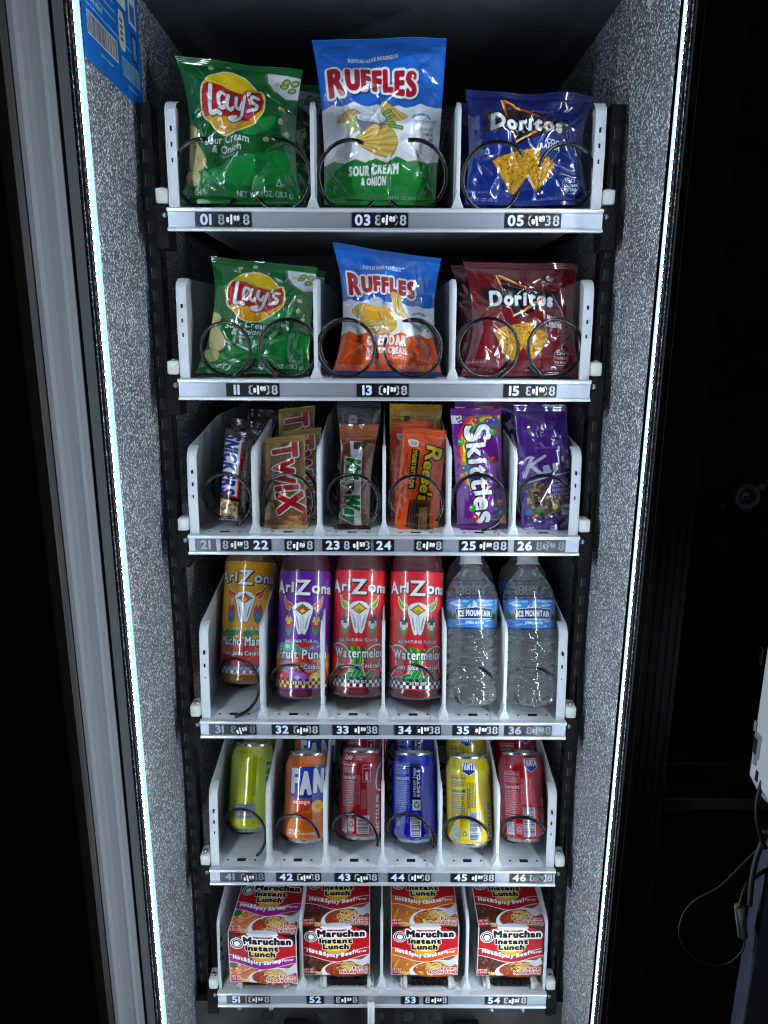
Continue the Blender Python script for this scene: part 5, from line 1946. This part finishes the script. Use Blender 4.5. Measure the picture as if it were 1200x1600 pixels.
def make_tea(label, art, jc, loc, lean, spin_y, group):
    o = thing('tea_bottle', label, 'bottle', (0, 0, 0), group)
    jm = juice(label.split()[0] + '_juice', jc)
    prof = [(0.0001, 0.004), (0.024, 0.003), (0.0300, 0.0), (0.0345, 0.0022), (0.0362, 0.0075), (0.0365, 0.0110), (0.0355, 0.0132), (0.0360, 0.0150), (0.0360, 0.1675), (0.0366, 0.1695), (0.0366, 0.1720), (0.0356, 0.1740), (0.0350, 0.179), (0.0326, 0.190), (0.0282, 0.2005), (0.0222, 0.2095), (0.0175, 0.2155), (0.0165, 0.222), (0.0165, 0.226)]
    b = MB()
    b.lathe(prof, jm, 64)
    b.build('bottle', o, loc=(0, 0, 0))
    lab = [(0.0366, 0.0135), (0.0368, 0.0140), (0.0369, 0.1685), (0.0366, 0.1693)]
    painted_lathe('label_sleeve', dense(lab, 0.0006), art, 36.8, lambda z: (z - 0.0135) * 1000 * 163 / 155.5, M['label'], o)
    b = MB()
    b.lathe([(0.0001, 0.247), (0.0178, 0.2468), (0.0188, 0.2455), (0.0190, 0.227), (0.0168, 0.2262)], M['cap'], 40)
    b.build('cap', o, loc=(0, 0, 0))
    o.location = loc
    o.rotation_euler = (-math.radians(lean), math.radians(spin_y), 0)
    return o


def make_water(label, art, loc, lean, spin, group):
    o = thing('water_bottle', label, 'bottle', (0, 0, 0), group)
    seg = 160
    zs = np.linspace(0, 0.187, 300)
    key_z = [0, .003, .008, .016, .03, .05, .075, .098, .104, .110, .138, .142, .150, .160, .170, .178, .1825, .187]
    key_r = [.0240, .0290, .0330, .0345, .0350, .0346, .0350, .0352, .0349, .0340, .0340, .0347, .0335, .0290, .0215, .0150, .0130, .0128]
    rr = np.interp(zs, key_z, key_r)
    th = np.linspace(0, 2 * math.pi, seg + 1)
    Z, TH = np.meshgrid(zs, th, indexing='ij')
    Rr = rr[:, None] + 0 * TH
    body = (np.clip((Z - .020) / .006, 0, 1) * np.clip((.100 - Z) / .006, 0, 1))
    Rr = Rr - body * (.0026 * (0.5 + .5 * np.cos((Z + .0026 * np.sin(3 * TH + spin)) / .0128 * 2 * math.pi)) ** 2)
    Rr = Rr - .0013 * body * np.clip(np.sin(5 * TH + Z * 90) - .75, 0, 1) * 4
    foot = np.clip((.022 - Z) / .014, 0, 1) * np.clip(Z / .002, 0, 1)
    Rr = Rr - .0042 * foot * np.clip(np.cos(8 * TH), 0, 1) ** 6
    P = np.stack([Rr * np.sin(TH), -Rr * np.cos(TH), Z], -1)
    nr, nc = P.shape[:2]
    P = P[:, :-1]
    me = bpy.data.meshes.new('bottle')
    vs = [tuple(v) for v in P.reshape(-1, 3)] + [(0, 0, 0.003), (0, 0, 0.187)]
    fs = []
    nc -= 1
    for i in range(nr - 1):
        for k in range(nc):
            fs.append((i * nc + k, i * nc + (k + 1) % nc, (i + 1) * nc + (k + 1) % nc, (i + 1) * nc + k))
    for k in range(nc):
        fs.append((nr * nc, (k + 1) % nc, k))
        fs.append((nr * nc + 1, (nr - 1) * nc + k, (nr - 1) * nc + (k + 1) % nc))
    me.from_pydata(vs, [], fs)
    me.polygons.foreach_set('use_smooth', [True] * len(fs))
    me.materials.append(M['water'])
    link(bpy.data.objects.new('bottle', me), o)
    lab = [(0.0350, 0.0995), (0.03525, 0.1000), (0.03525, 0.1400), (0.0350, 0.1405)]
    painted_lathe('label_sleeve', dense(lab, 0.0006), art, 35.2, lambda z: (z - 0.0995) * 1000, M['label'], o)
    b = MB()
    b.lathe([(0.0165, 0.1865), (0.0165, 0.1880), (0.0142, 0.1885), (0.0142, 0.2010), (0.0132, 0.2022), (0.0001, 0.2022)], M['cap'], 48)
    b.build('cap', o, loc=(0, 0, 0))
    o.location = loc
    o.rotation_euler = (-math.radians(lean), 0, 0)
    return o


def lean_loc(px, py, floor, rb, lean):
    p = math.radians(lean)
    B = atz(px, py, floor + 2 * rb * math.sin(p))
    return (B.x, B.y + rb * math.cos(p), floor + rb * math.sin(p) + 0.0004)


def make_noodle(label, art, xc, Yf, floor, yaw, group):
    o = thing('noodle_cup', label, 'noodle cup', (0, 0, 0), group)
    W, H1, H2 = 0.0985, 0.085, 0.100
    # one folded sheet: front panel then a slightly domed top panel
    n1, n2 = 175, 205
    vv = np.concatenate([np.linspace(0, H1, n1), np.linspace(H1, H1 + H2, n2)[1:]])
    uu = np.linspace(0, W, 210)
    U, V = np.meshgrid(uu, vv)
    fr = V <= H1
    s = U / W - .5
    y = np.where(fr, 0.0014 * np.sin(V / H1 * math.pi) * -1 - 0.0012 * (1 - 4 * s * s), V - H1)
    z = np.where(fr, V, H1 - 0.0004 + 0.003 * np.sin(np.clip((V - H1) / H2, 0, 1) * math.pi) * (1 - 4 * s * s))
    # bowl picture die-cut: lower edge bulges down a little
    low = np.clip(1 - V / 0.004, 0, 1)
    z = z - low * 0.0035 * np.clip(1 - ((s - .18) / .28) ** 2, 0, 1)
    x = U - W / 2
    P = np.stack([x, y, z + 0.004], -1)
    grid_mesh('carton_sleeve', P, art.sample(U / W * art.w, V * 1000), M['card'], o, (0, 0, 0))
    b = MB()
    b.lathe([(0.0001, 0.004), (0.034, 0.004), (0.036, 0.006), (0.0465, 0.078), (0.0485, 0.079), (0.0485, 0.083), (0.0001, 0.0835)], M['foam'], 48, (0, 0.0505, 0))
    b.build('cup', o, loc=(0, 0, 0))
    b = MB()
    b.box(-W / 2, W / 2, 0.0, 0.1, 0.003, 0.0038, M['foam'])
    b.box(-W / 2, W / 2, 0.0995, 0.1003, 0.0039, H1 + 0.003, M['foam'])
    b.build('carton_back', o, loc=(0, 0, 0))
    o.location = (xc, Yf, floor)
    o.rotation_euler = (0, 0, math.radians(yaw))
    return o


# ================================================================== build
build_cabinet()
build_left_door()
build_right_side()

Z1, Z2, Z3, Z4, Z5, Z6 = 1.4885, 1.3033, 1.1153, 0.8633, 0.6355, 0.4250
LX = [-0.199, -0.1195, -0.040, 0.040, 0.1195, 0.199]
DX = [-0.159, -0.0797, 0.0, 0.0797, 0.159]
D3 = [-0.0797, 0.0797]
WIRE = 0.0022


def pr(x0, x1, num, dg, st, py, nw=0.0, **k):
    return (x0, x1, num, dg, st, dict(py=py, nw=nw, **k))


build_tray(Z1, 'topmost white tray of three lanes with slots 01 03 05 on its rail', (0.1135, 0.004, 0.002), D3,
           [(-0.2000, 0.0345, 78, False, 0.002, 0.050, WIRE), (-0.1180, 0.0345, 100, True, 0.002, 0.050, WIRE),
            (-0.0400, 0.0345, 62, False, 0.002, 0.050, WIRE), (0.0330, 0.0345, 104, True, 0.002, 0.050, WIRE),
            (0.1215, 0.0345, 35, False, 0.002, 0.050, WIRE), (0.2010, 0.0340, 165, True, 0.002, 0.050, WIRE)],
           [pr(301, 389, '01', '888', (360, '1', '00', 0), 346, .36), pr(546, 634, '03', '888', (603, '1', '00', 0), 346, .36), pr(785, 873, '05', '888', (837, '1', '00', 0, 8), 346, .36)],
           lanes=[-0.159, 0, 0.159])
build_tray(Z2, 'second white tray from the top with slots 11 13 15 on its rail', (0.1145, 0.004, 0.002), D3,
           [(-0.1870, 0.0310, -72, False, -0.001, 0.036, WIRE), (-0.1130, 0.0330, -112, True, -0.001, 0.036, WIRE),
            (-0.0450, 0.0330, 60, False, -0.001, 0.036, WIRE), (0.0330, 0.0330, 100, True, -0.001, 0.036, WIRE),
            (0.1215, 0.0340, -75, False, -0.001, 0.036, WIRE), (0.2000, 0.0335, -118, True, -0.001, 0.036, WIRE)],
           [pr(352, 435, '11', '888', (404, '1', '00', 0), 614, .37), pr(556, 637, '13', '888', (607, '1', '00', 0), 614, .37), pr(785, 868, '15', '888', (839, '1', '00', 0), 614, .37)],
           lanes=[-0.159, 0, 0.159])
build_tray(Z3, 'third white tray from the top holding the candy bars in six lanes', (0.108, 0.020, 0.004), DX,
           [(x, 0.0325, a, False, 0.003, 0.048, WIRE, 0.004) for x, a in zip([-0.1955, -0.119, -0.039, 0.0395, 0.1190, 0.2005], [-62, -48, -55, -42, -88, -58])],
           [pr(305, 338, '21', None, None, 852, faded=True), pr(345, 391, '', '888', (370, '1', '50', 0), 852), pr(391.6, 424, '22', None, None, 852), pr(445, 491, '', '888', (467, '1', '50', -.001), 852),
            pr(504, 580, '23', '888', (561, '1', '50', 0), 852, .4), pr(584, 616, '24', None, None, 852), pr(648, 692, '', '888', (670, '1', '50', 0), 852), pr(718, 794, '25', '888', (759, '1', '50', 0), 852, .36), pr(804, 884, '26', '888', (858, '1', '00', 0), 852, .38, faded=2, sfaded=True, crumple=True)],
           lanes=LX)
build_tray(Z4, 'fourth white tray from the top holding the tall bottles', (0.128, 0.02, 0.010), DX,
           [(x, R, a, False, y, 0.085, WIRE, 0.0) for x, R, a, y in zip([-0.1965, -0.119, -0.039, 0.0395, 0.1190, 0.2000], [.031, .033, .033, .033, .033, .033], [-88, 62, 72, 32, 34, 48], [.004, .012, .012, .010, .006, .006])],
           [pr(329, 403, '31', '888', (380, '1', '50', -.0015, 14), 1138, .42, faded=True), pr(427, 501, '32', '888', (475, '1', '50', -.0015), 1138, .42), pr(522, 594, '33', '888', (565, '1', '50', 0), 1138, .42),
            pr(619, 692, '34', '888', (664, '1', '50', 0), 1138, .42), pr(710, 782, '35', '888', (754, '1', '00', 0), 1138, .42), pr(791, 865, '36', '888', (843, '1', '00', 0), 1138, .42, faded=True, sfaded=True)],
           lanes=LX)
build_tray(Z5, 'fifth white tray from the top holding the soda cans', (0.118, 0.02, 0.008), DX,
           [(x, R, a, False, y, 0.064, WIRE, 0.0) for x, R, a, y in zip([-0.1955, -0.119, -0.039, 0.0395, 0.1190, 0.2000], [.031, .032, .032, .032, .032, .032], [-52, 14, -8, -14, 26, 22], [.012, .008, .007, .007, .008, .008])],
           [pr(348, 418, '41', '888', (393, '1', '00', -.002, 6), 1369, .42, faded=True), pr(436, 506, '42', '888', (482, '1', '00', -.001), 1369, .42), pr(527, 595, '43', '888', (571, '1', '00', -.0025), 1369, .42),
            pr(611, 678, '44', '888', (655, '1', '00', 0), 1369, .42), pr(709, 778, '45', '888', (750, '1', '00', 0), 1369, .42), pr(801, 869, '46', '888', (846, '1', '00', 0), 1369, .42, sfaded=True, crumple=True)],
           lanes=LX)
build_tray(Z6, 'lowest white tray holding the noodle cups on black rollers', (0.118, 0.02, 0.006), [-0.1180, -0.0009, 0.1230],
           [],
           [pr(360, 389, '51', None, None, 1558), pr(391, 428, '', '888', (408, '1', '25', 0), 1558), pr(485, 512, '52', None, None, 1558), pr(528, 566, '', '888', (547, '1', '25', 0), 1558),
            pr(633, 661, '53', None, None, 1558), pr(668, 706, '', '888', (688, '1', '25', 0), 1558), pr(764, 830, '54', '888', (809, '1', '25', -.001), 1558, .4)],
           lanes=[-0.17, -0.057, 0.06, 0.18])


def zq(x0, y0, k, *pts):
    return [(x0 + x / k, y0 + y / k) for x, y in pts]


# ---- chip bags, top tray
A_green = art_green_bag()
G = 'chip bags in the two upper trays'
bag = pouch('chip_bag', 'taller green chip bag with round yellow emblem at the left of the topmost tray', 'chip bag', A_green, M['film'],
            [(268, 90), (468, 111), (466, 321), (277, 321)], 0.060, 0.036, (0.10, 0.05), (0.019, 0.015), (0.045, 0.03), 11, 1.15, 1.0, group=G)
dup(bag, bag.location + Vector((0.021, 0.055, 0.0)), 'green chip bag mostly hidden right behind the taller green one in the topmost tray', G)
A_on = art_ridged_bag('onion')
bag = pouch('chip_bag', 'tallest bag, blue white and green with sour cream dip picture, middle of topmost tray', 'chip bag', A_on, M['film'],
            [(481, 63), (692, 58), (676, 321), (502, 321)], 0.060, 0.036, (0.04, 0.0), (0.019, 0.015), (0.04, 0.025), 23, 1.1, .8, group=G)
dup(bag, bag.location + Vector((0.002, 0.060, 0.001)), 'blue white and green bag hidden behind the tallest bag in the topmost tray', G)
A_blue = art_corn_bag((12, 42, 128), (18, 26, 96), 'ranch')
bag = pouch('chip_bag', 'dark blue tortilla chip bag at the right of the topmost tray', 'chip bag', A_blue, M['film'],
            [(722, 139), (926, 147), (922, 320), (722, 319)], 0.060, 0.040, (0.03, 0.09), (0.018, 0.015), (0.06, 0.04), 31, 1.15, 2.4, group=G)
dup(bag, bag.location + Vector((-0.006, 0.055, 0.003)), 'dark blue bag hidden behind the front dark blue tortilla chip bag', G)
# ---- second tray
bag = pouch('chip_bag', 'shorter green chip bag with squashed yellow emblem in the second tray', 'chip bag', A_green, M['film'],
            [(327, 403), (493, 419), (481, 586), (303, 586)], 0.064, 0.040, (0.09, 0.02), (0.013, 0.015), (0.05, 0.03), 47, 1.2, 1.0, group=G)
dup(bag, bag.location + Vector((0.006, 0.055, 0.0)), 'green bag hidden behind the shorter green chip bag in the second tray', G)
A_ch = art_ridged_bag('cheddar')
bag = pouch('chip_bag', 'blue white and orange cheddar chip bag in the middle of the second tray', 'chip bag', A_ch, M['film'],
            [(516, 380), (686, 404), (690, 588), (516, 588)], 0.064, 0.040, (0.10, 0.07), (0.015, 0.015), (0.045, 0.03), 52, 1.1, 1.2, group=G)
dup(bag, bag.location + Vector((0.004, 0.060, 0.0)), 'blue white and orange bag hidden behind the front cheddar bag', G)
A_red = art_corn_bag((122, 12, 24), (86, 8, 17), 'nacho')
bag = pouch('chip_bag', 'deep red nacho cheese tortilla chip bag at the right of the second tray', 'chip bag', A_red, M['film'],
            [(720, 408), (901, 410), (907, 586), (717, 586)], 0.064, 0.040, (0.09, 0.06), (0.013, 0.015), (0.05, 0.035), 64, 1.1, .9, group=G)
dup(bag, bag.location + Vector((-0.010, 0.060, 0.002)), 'deep red bag hidden behind the front nacho cheese bag', G)

# ---- candy, third tray
G = 'candy packs in the third tray'
kw = dict(zig=2.2, amp=.5, wave=.3, step=.45, group=G, body='wrapper')
A = art_peanut_bar()
bar = pouch('candy_bar', 'dark brown peanut bar with blue lettering, frontmost in the leftmost candy lane', 'candy bar', A, M['foil'],
            zq(250, 620, 3.4286, (345, 175), (498, 205), (452, 668), (318, 662)), 0.075, 0.030, (0, 0), (0.009, 0.010), (0.06, 0.05), 71, **dict(kw, amp=.25))
A = Art(36, 110, (26, 20, 20))
A.micro(6, 20, 30, 80, (80, 72, 70), 3, .5)
A.text('250', 26, 88, 4, (120, 116, 116), rot=-90)
kd = dict(kw, amp=.8, wave=.8)
pouch('candy_bar', 'dark bar directly behind the frontmost peanut bar in the leftmost candy lane', 'candy bar', A, M['foil'],
      zq(250, 620, 3.4286, (380, 122), (545, 150), (470, 600), (330, 600)), 0.115, 0.075, (0, 0), (0.009, 0.010), (0.07, 0.05), 171, **kd)
pouch('candy_bar', 'dark bar third in line in the leftmost candy lane', 'candy bar', A, M['foil'],
      zq(250, 620, 3.4286, (470, 72), (640, 84), (540, 560), (400, 560)), 0.165, 0.125, (0, 0), (0.009, 0.010), (0.07, 0.05), 172, **kd)
A = art_cookie_bar()
bar = pouch('candy_bar', 'gold cookie bar with large red lettering, frontmost in its lane', 'candy bar', A, M['gold'],
            zq(250, 620, 3.4286, (562, 232), (776, 208), (796, 716), (560, 712)), 0.065, 0.030, (0.01, 0.03), (0.010, 0.010), (0.05, 0.045), 72, **kw)
dup(bar, bar.location + Vector((0.017, 0.040, 0.004)), 'gold cookie bar showing at the right behind the front gold bar', G)
dup(bar, bar.location + Vector((0.004, 0.095, 0.028)), 'gold cookie bar deepest in its lane with only its crimped top showing', G)
A = art_brown_bar()
bar = pouch('candy_bar', 'copper brown bar with green script on a white stripe', 'candy bar', A, M['foil'],
            zq(250, 620, 3.4286, (958, 152), (1172, 150), (1128, 720), (950, 712)), 0.070, 0.028, (0.05, 0.10), (0.010, 0.010), (0.13, 0.045), 73, **dict(kw, amp=.6, wave=1.4))
A2 = Art(52, 140, (26, 22, 24))
A2.text('MM', 26, 92, 16, (120, 118, 122), bold=1, width=36)
A2.micro(6, 100, 40, 130, (120, 118, 122), 3, .6)
A2.rect(14, 112, 24, 122, (140, 138, 142))
A2.text('250', 19, 115, 3, (30, 26, 28))
bar = pouch('candy_bar', 'black wrapped bar with grey print behind the copper brown bar', 'candy bar', A2, M['foil'],
            zq(250, 620, 3.4286, (945, 20), (1180, 30), (1160, 640), (950, 640)), 0.115, 0.080, (0, 0), (0.008, 0.008), (0.05, 0.05), 74, **kw)
A = art_orange_bar()
bar = pouch('candy_bar', 'orange peanut butter cup pack with yellow script, frontmost in its lane', 'candy bar', A, M['film'],
            zq(590, 620, 3.4286, (134, 164), (364, 182), (322, 726), (90, 704)), 0.066, 0.030, (0, 0), (0.009, 0.010), (0.05, 0.045), 75, **kw)
A = art_orange_bar((226, 92, 50), False)
pouch('candy_bar', 'paler orange pack standing just behind the front orange pack', 'candy bar', A, M['film'],
      zq(590, 620, 3.4286, (66, 138), (300, 128), (300, 660), (70, 660)), 0.092, 0.062, (0, 0), (0.008, 0.008), (0.05, 0.045), 76, **kw)
A = Art(66, 150, (206, 150, 20))
A.rect(18, 118, 26, 134, (60, 46, 20))
A.text('230', 22, 124, 3, (220, 190, 90), rot=-90)
A.micro(4, 116, 14, 140, (90, 66, 14), 2.4)
A.micro(34, 118, 52, 134, (90, 66, 14), 2.2)
pouch('candy_bar', 'mustard yellow pack tallest at the back of the orange pack lane', 'candy bar', A, M['film'],
      zq(590, 620, 3.4286, (60, 40), (342, 44), (320, 600), (62, 600)), 0.125, 0.095, (0, 0), (0.008, 0.008), (0.05, 0.045), 77, **kw)
A = art_purple_candy()
kw2 = dict(kw, amp=.9, wave=.6)
bar = pouch('candy_bag', 'purple fruit candy bag with large white lettering and rainbow', 'candy bag', A, M['film'],
            zq(590, 620, 3.4286, (384, 62), (655, 62), (694, 698), (428, 706)), 0.064, 0.028, (0.02, 0.02), (0.013, 0.012), (0.05, 0.035), 78, **kw2)
dup(bar, bar.location + Vector((0.010, 0.050, 0.006)), 'purple fruit candy bag peeking out behind the white lettered one', G)
A = art_trail_mix()
bar = pouch('snack_bag', 'violet trail mix bag with silver script and nut window in the rightmost candy lane', 'snack bag', A, M['film'],
            zq(590, 620, 3.4286, (722, 40), (1008, 40), (1062, 696), (772, 720)), 0.066, 0.030, (0.03, 0.03), (0.014, 0.012), (0.05, 0.04), 79, **kw2)
dup(bar, bar.location + Vector((-0.012, 0.050, 0.004)), 'violet trail mix bag hidden behind the front violet one', G)

# ---- bottles, fourth tray
G = 'juice bottles in the fourth tray'
F4 = Z4 - 0.0015
WH, NV = (238, 240, 242), (70, 76, 160)
mango = art_tea((214, 150, 8), 'Mucho Mango', 'ALL NATURAL', ((190, 40, 30), (230, 190, 60)), ((180, 40, 60), (90, 100, 190), (20, 130, 90)), ((40, 140, 60), (206, 50, 30), (240, 190, 40)), (WH, (90, 96, 176)), 'mango')
punch = art_tea((92, 18, 142), 'Fruit Punch', 'ALL NATURAL', ((206, 60, 36), (240, 200, 60)), ((236, 200, 70), (196, 40, 46), (30, 140, 110)), ((30, 130, 60), (206, 50, 30), (240, 190, 40)), ((240, 196, 30), (60, 20, 70)), 'punch')
melon = art_tea((212, 30, 42), 'Watermelon', 'ALL NATURAL FLAVOR', ((150, 196, 50), (20, 40, 20)), ((40, 40, 50), (232, 236, 238), (90, 160, 60)), ((206, 90, 30), (240, 190, 30), (130, 180, 50)), (WH, (20, 24, 30)), 'melon')
TL_ = 20
for art, px, py, jc, lab, lab2, sp in (
        (mango, 377, 1072, rgb(122, 88, 44), 'yellow mango juice bottle with steer skull label in the leftmost bottle lane', 'yellow mango juice bottle hidden behind the front yellow one', 2),
        (punch, 470, 1095, rgb(78, 34, 46), 'purple fruit punch bottle with steer skull label', 'purple fruit punch bottle hidden behind the front purple one', 1.2),
        (melon, 560, 1092, rgb(92, 40, 46), 'red watermelon juice bottle next to the purple bottle', 'red bottle hidden behind the red bottle next to purple', 1),
        (melon, 653, 1095, rgb(92, 40, 46), 'red watermelon juice bottle next to the clear water bottles', 'red bottle hidden behind the red bottle next to the water', 1)):
    o = make_tea(lab, art, jc, lean_loc(px, py, F4, 0.0345, TL_), TL_, sp, G)
    dup(o, o.location + Vector((0.004, 0.080, 0)), lab2, G)
G = 'clear water bottles in the fourth tray'
wl = art_water_label()
for px, lab, lab2, sp in ((745, 'clear water bottle with mountain label beside the red bottle', 'clear water bottle behind the one beside the red bottle', 0.0), (839, 'clear water bottle with mountain label in the rightmost lane by the tray wall', 'clear water bottle at the back of the rightmost bottle lane', 1.3)):
    o = make_water(lab, wl, lean_loc(px, 1103, F4, 0.030, 21), 21, sp, G)
    dup(o, o.location + Vector((0.006, 0.074, 0)), lab2, G)

# ---- cans, fifth tray
G = 'soda cans in the fifth tray'
F5 = Z5 - 0.0015
for kind, px, py, lab, lab2, back in (
        ('lime', 390, 1303, 'lime yellow soda can in the leftmost can lane', 'lime yellow can behind the front lime yellow can', None),
        ('orange', 479, 1320, 'orange soda can with blue and white wordmark', 'orange can whose wordmark shows above the front orange can', None),
        ('cola', 568, 1314, 'crimson cola can with white script at its right edge', 'crimson can behind the front crimson cola can', None),
        ('blue', 653, 1318, 'dark blue soda can with recycle text', 'dark blue can behind the front dark blue can', None),
        ('yellow', 742, 1324, 'bright yellow soda can with small blue badge', 'yellow can behind the bright yellow front can', None),
        ('strawberry', 827, 1316, 'red soda can with small blue badge in the rightmost can lane', 'red can behind the red one with the blue badge', None)):
    art = art_can(kind)
    o = make_can(lab, art, lean_loc(px, py, F5, 0.0245, 28), 28, G)
    d = dup(o, o.location + Vector((0.005, 0.070, 0.002)), lab2, G)

# ---- noodle cups and their rollers, lowest tray
G = 'noodle cups in the lowest tray'
F6 = Z6 + 0.0115
shr, beef, chk = art_noodle('Shrimp', (170, 16, 140), 3), art_noodle('Beef', (176, 20, 34), 5), art_noodle('Chicken', (226, 88, 16), 7)
for art, px, Yf, yaw, lab in ((shr, 416, -0.002, -2, 'noodle cup in a carton with magenta band, furthest left in the lowest tray'),
                              (beef, 531, 0.012, 1, 'noodle cup in a carton with dark red band beside the magenta banded one'),
                              (chk, 669, 0.012, 0, 'noodle cup in a carton with orange band'),
                              (beef, 804, 0.012, 0.5, 'noodle cup in a carton with dark red band, furthest right in the lowest tray')):
    x = at(px, 1490, Yf).x
    make_noodle(lab, art, x, Yf, F6, yaw, G)
for i, px in enumerate((417, 548, 674, 803)):
    r = thing('belt_roller', ['black ribbed roller in white holder under the magenta banded noodle cup', 'black ribbed roller in white holder under the left dark red noodle cup', 'black ribbed roller in white holder under the orange banded noodle cup', 'black ribbed roller in white holder under the rightmost noodle cup'][i], 'roller', (at(px, 1537, 0.006).x, 0.009, Z6 + 0.006), 'rollers at the front of the noodle lanes')
    x = world_loc(r).x
    b = MB()
    for k in range(5):
        xa = x - 0.0245 + k * 0.0100
        b.lathe([(0.0001, xa), (0.0048, xa), (0.0052, xa + 0.0007), (0.0052, xa + 0.0083), (0.0048, xa + 0.009), (0.0001, xa + 0.009)], M['black'], 20, (0, 0.009, Z6 + 0.006), 'x')
    b.lathe([(0.0001, x - 0.029), (0.0034, x - 0.029), (0.0034, x + 0.029), (0.0001, x + 0.029)], M['blackmat'], 16, (0, 0.009, Z6 + 0.006), 'x')
    b.build('drum', r)
    for sx in (-1, 1):
        b = MB()
        xa, xb = sorted((x + sx * 0.0300, x + sx * 0.0350))
        b.box(xa, xb, 0.002, 0.022, Z6 - 0.001, Z6 + 0.0105, M['whiteplastic'], 0.0008)
        xa, xb = sorted((x + sx * 0.0345, x + sx * 0.0395))
        b.box(xa, xb, 0.004, 0.024, Z6 - 0.001, Z6 + 0.006, M['whiteplastic'], 0.0008)
        b.build('holder', r)
    b = MB()
    b.box(x - 0.029, x + 0.029, 0.016, 0.40, Z6 + 0.0095, Z6 + 0.0112, M['blackmat'])
    b.build('belt', r)

bpy.data.objects.remove(_to)
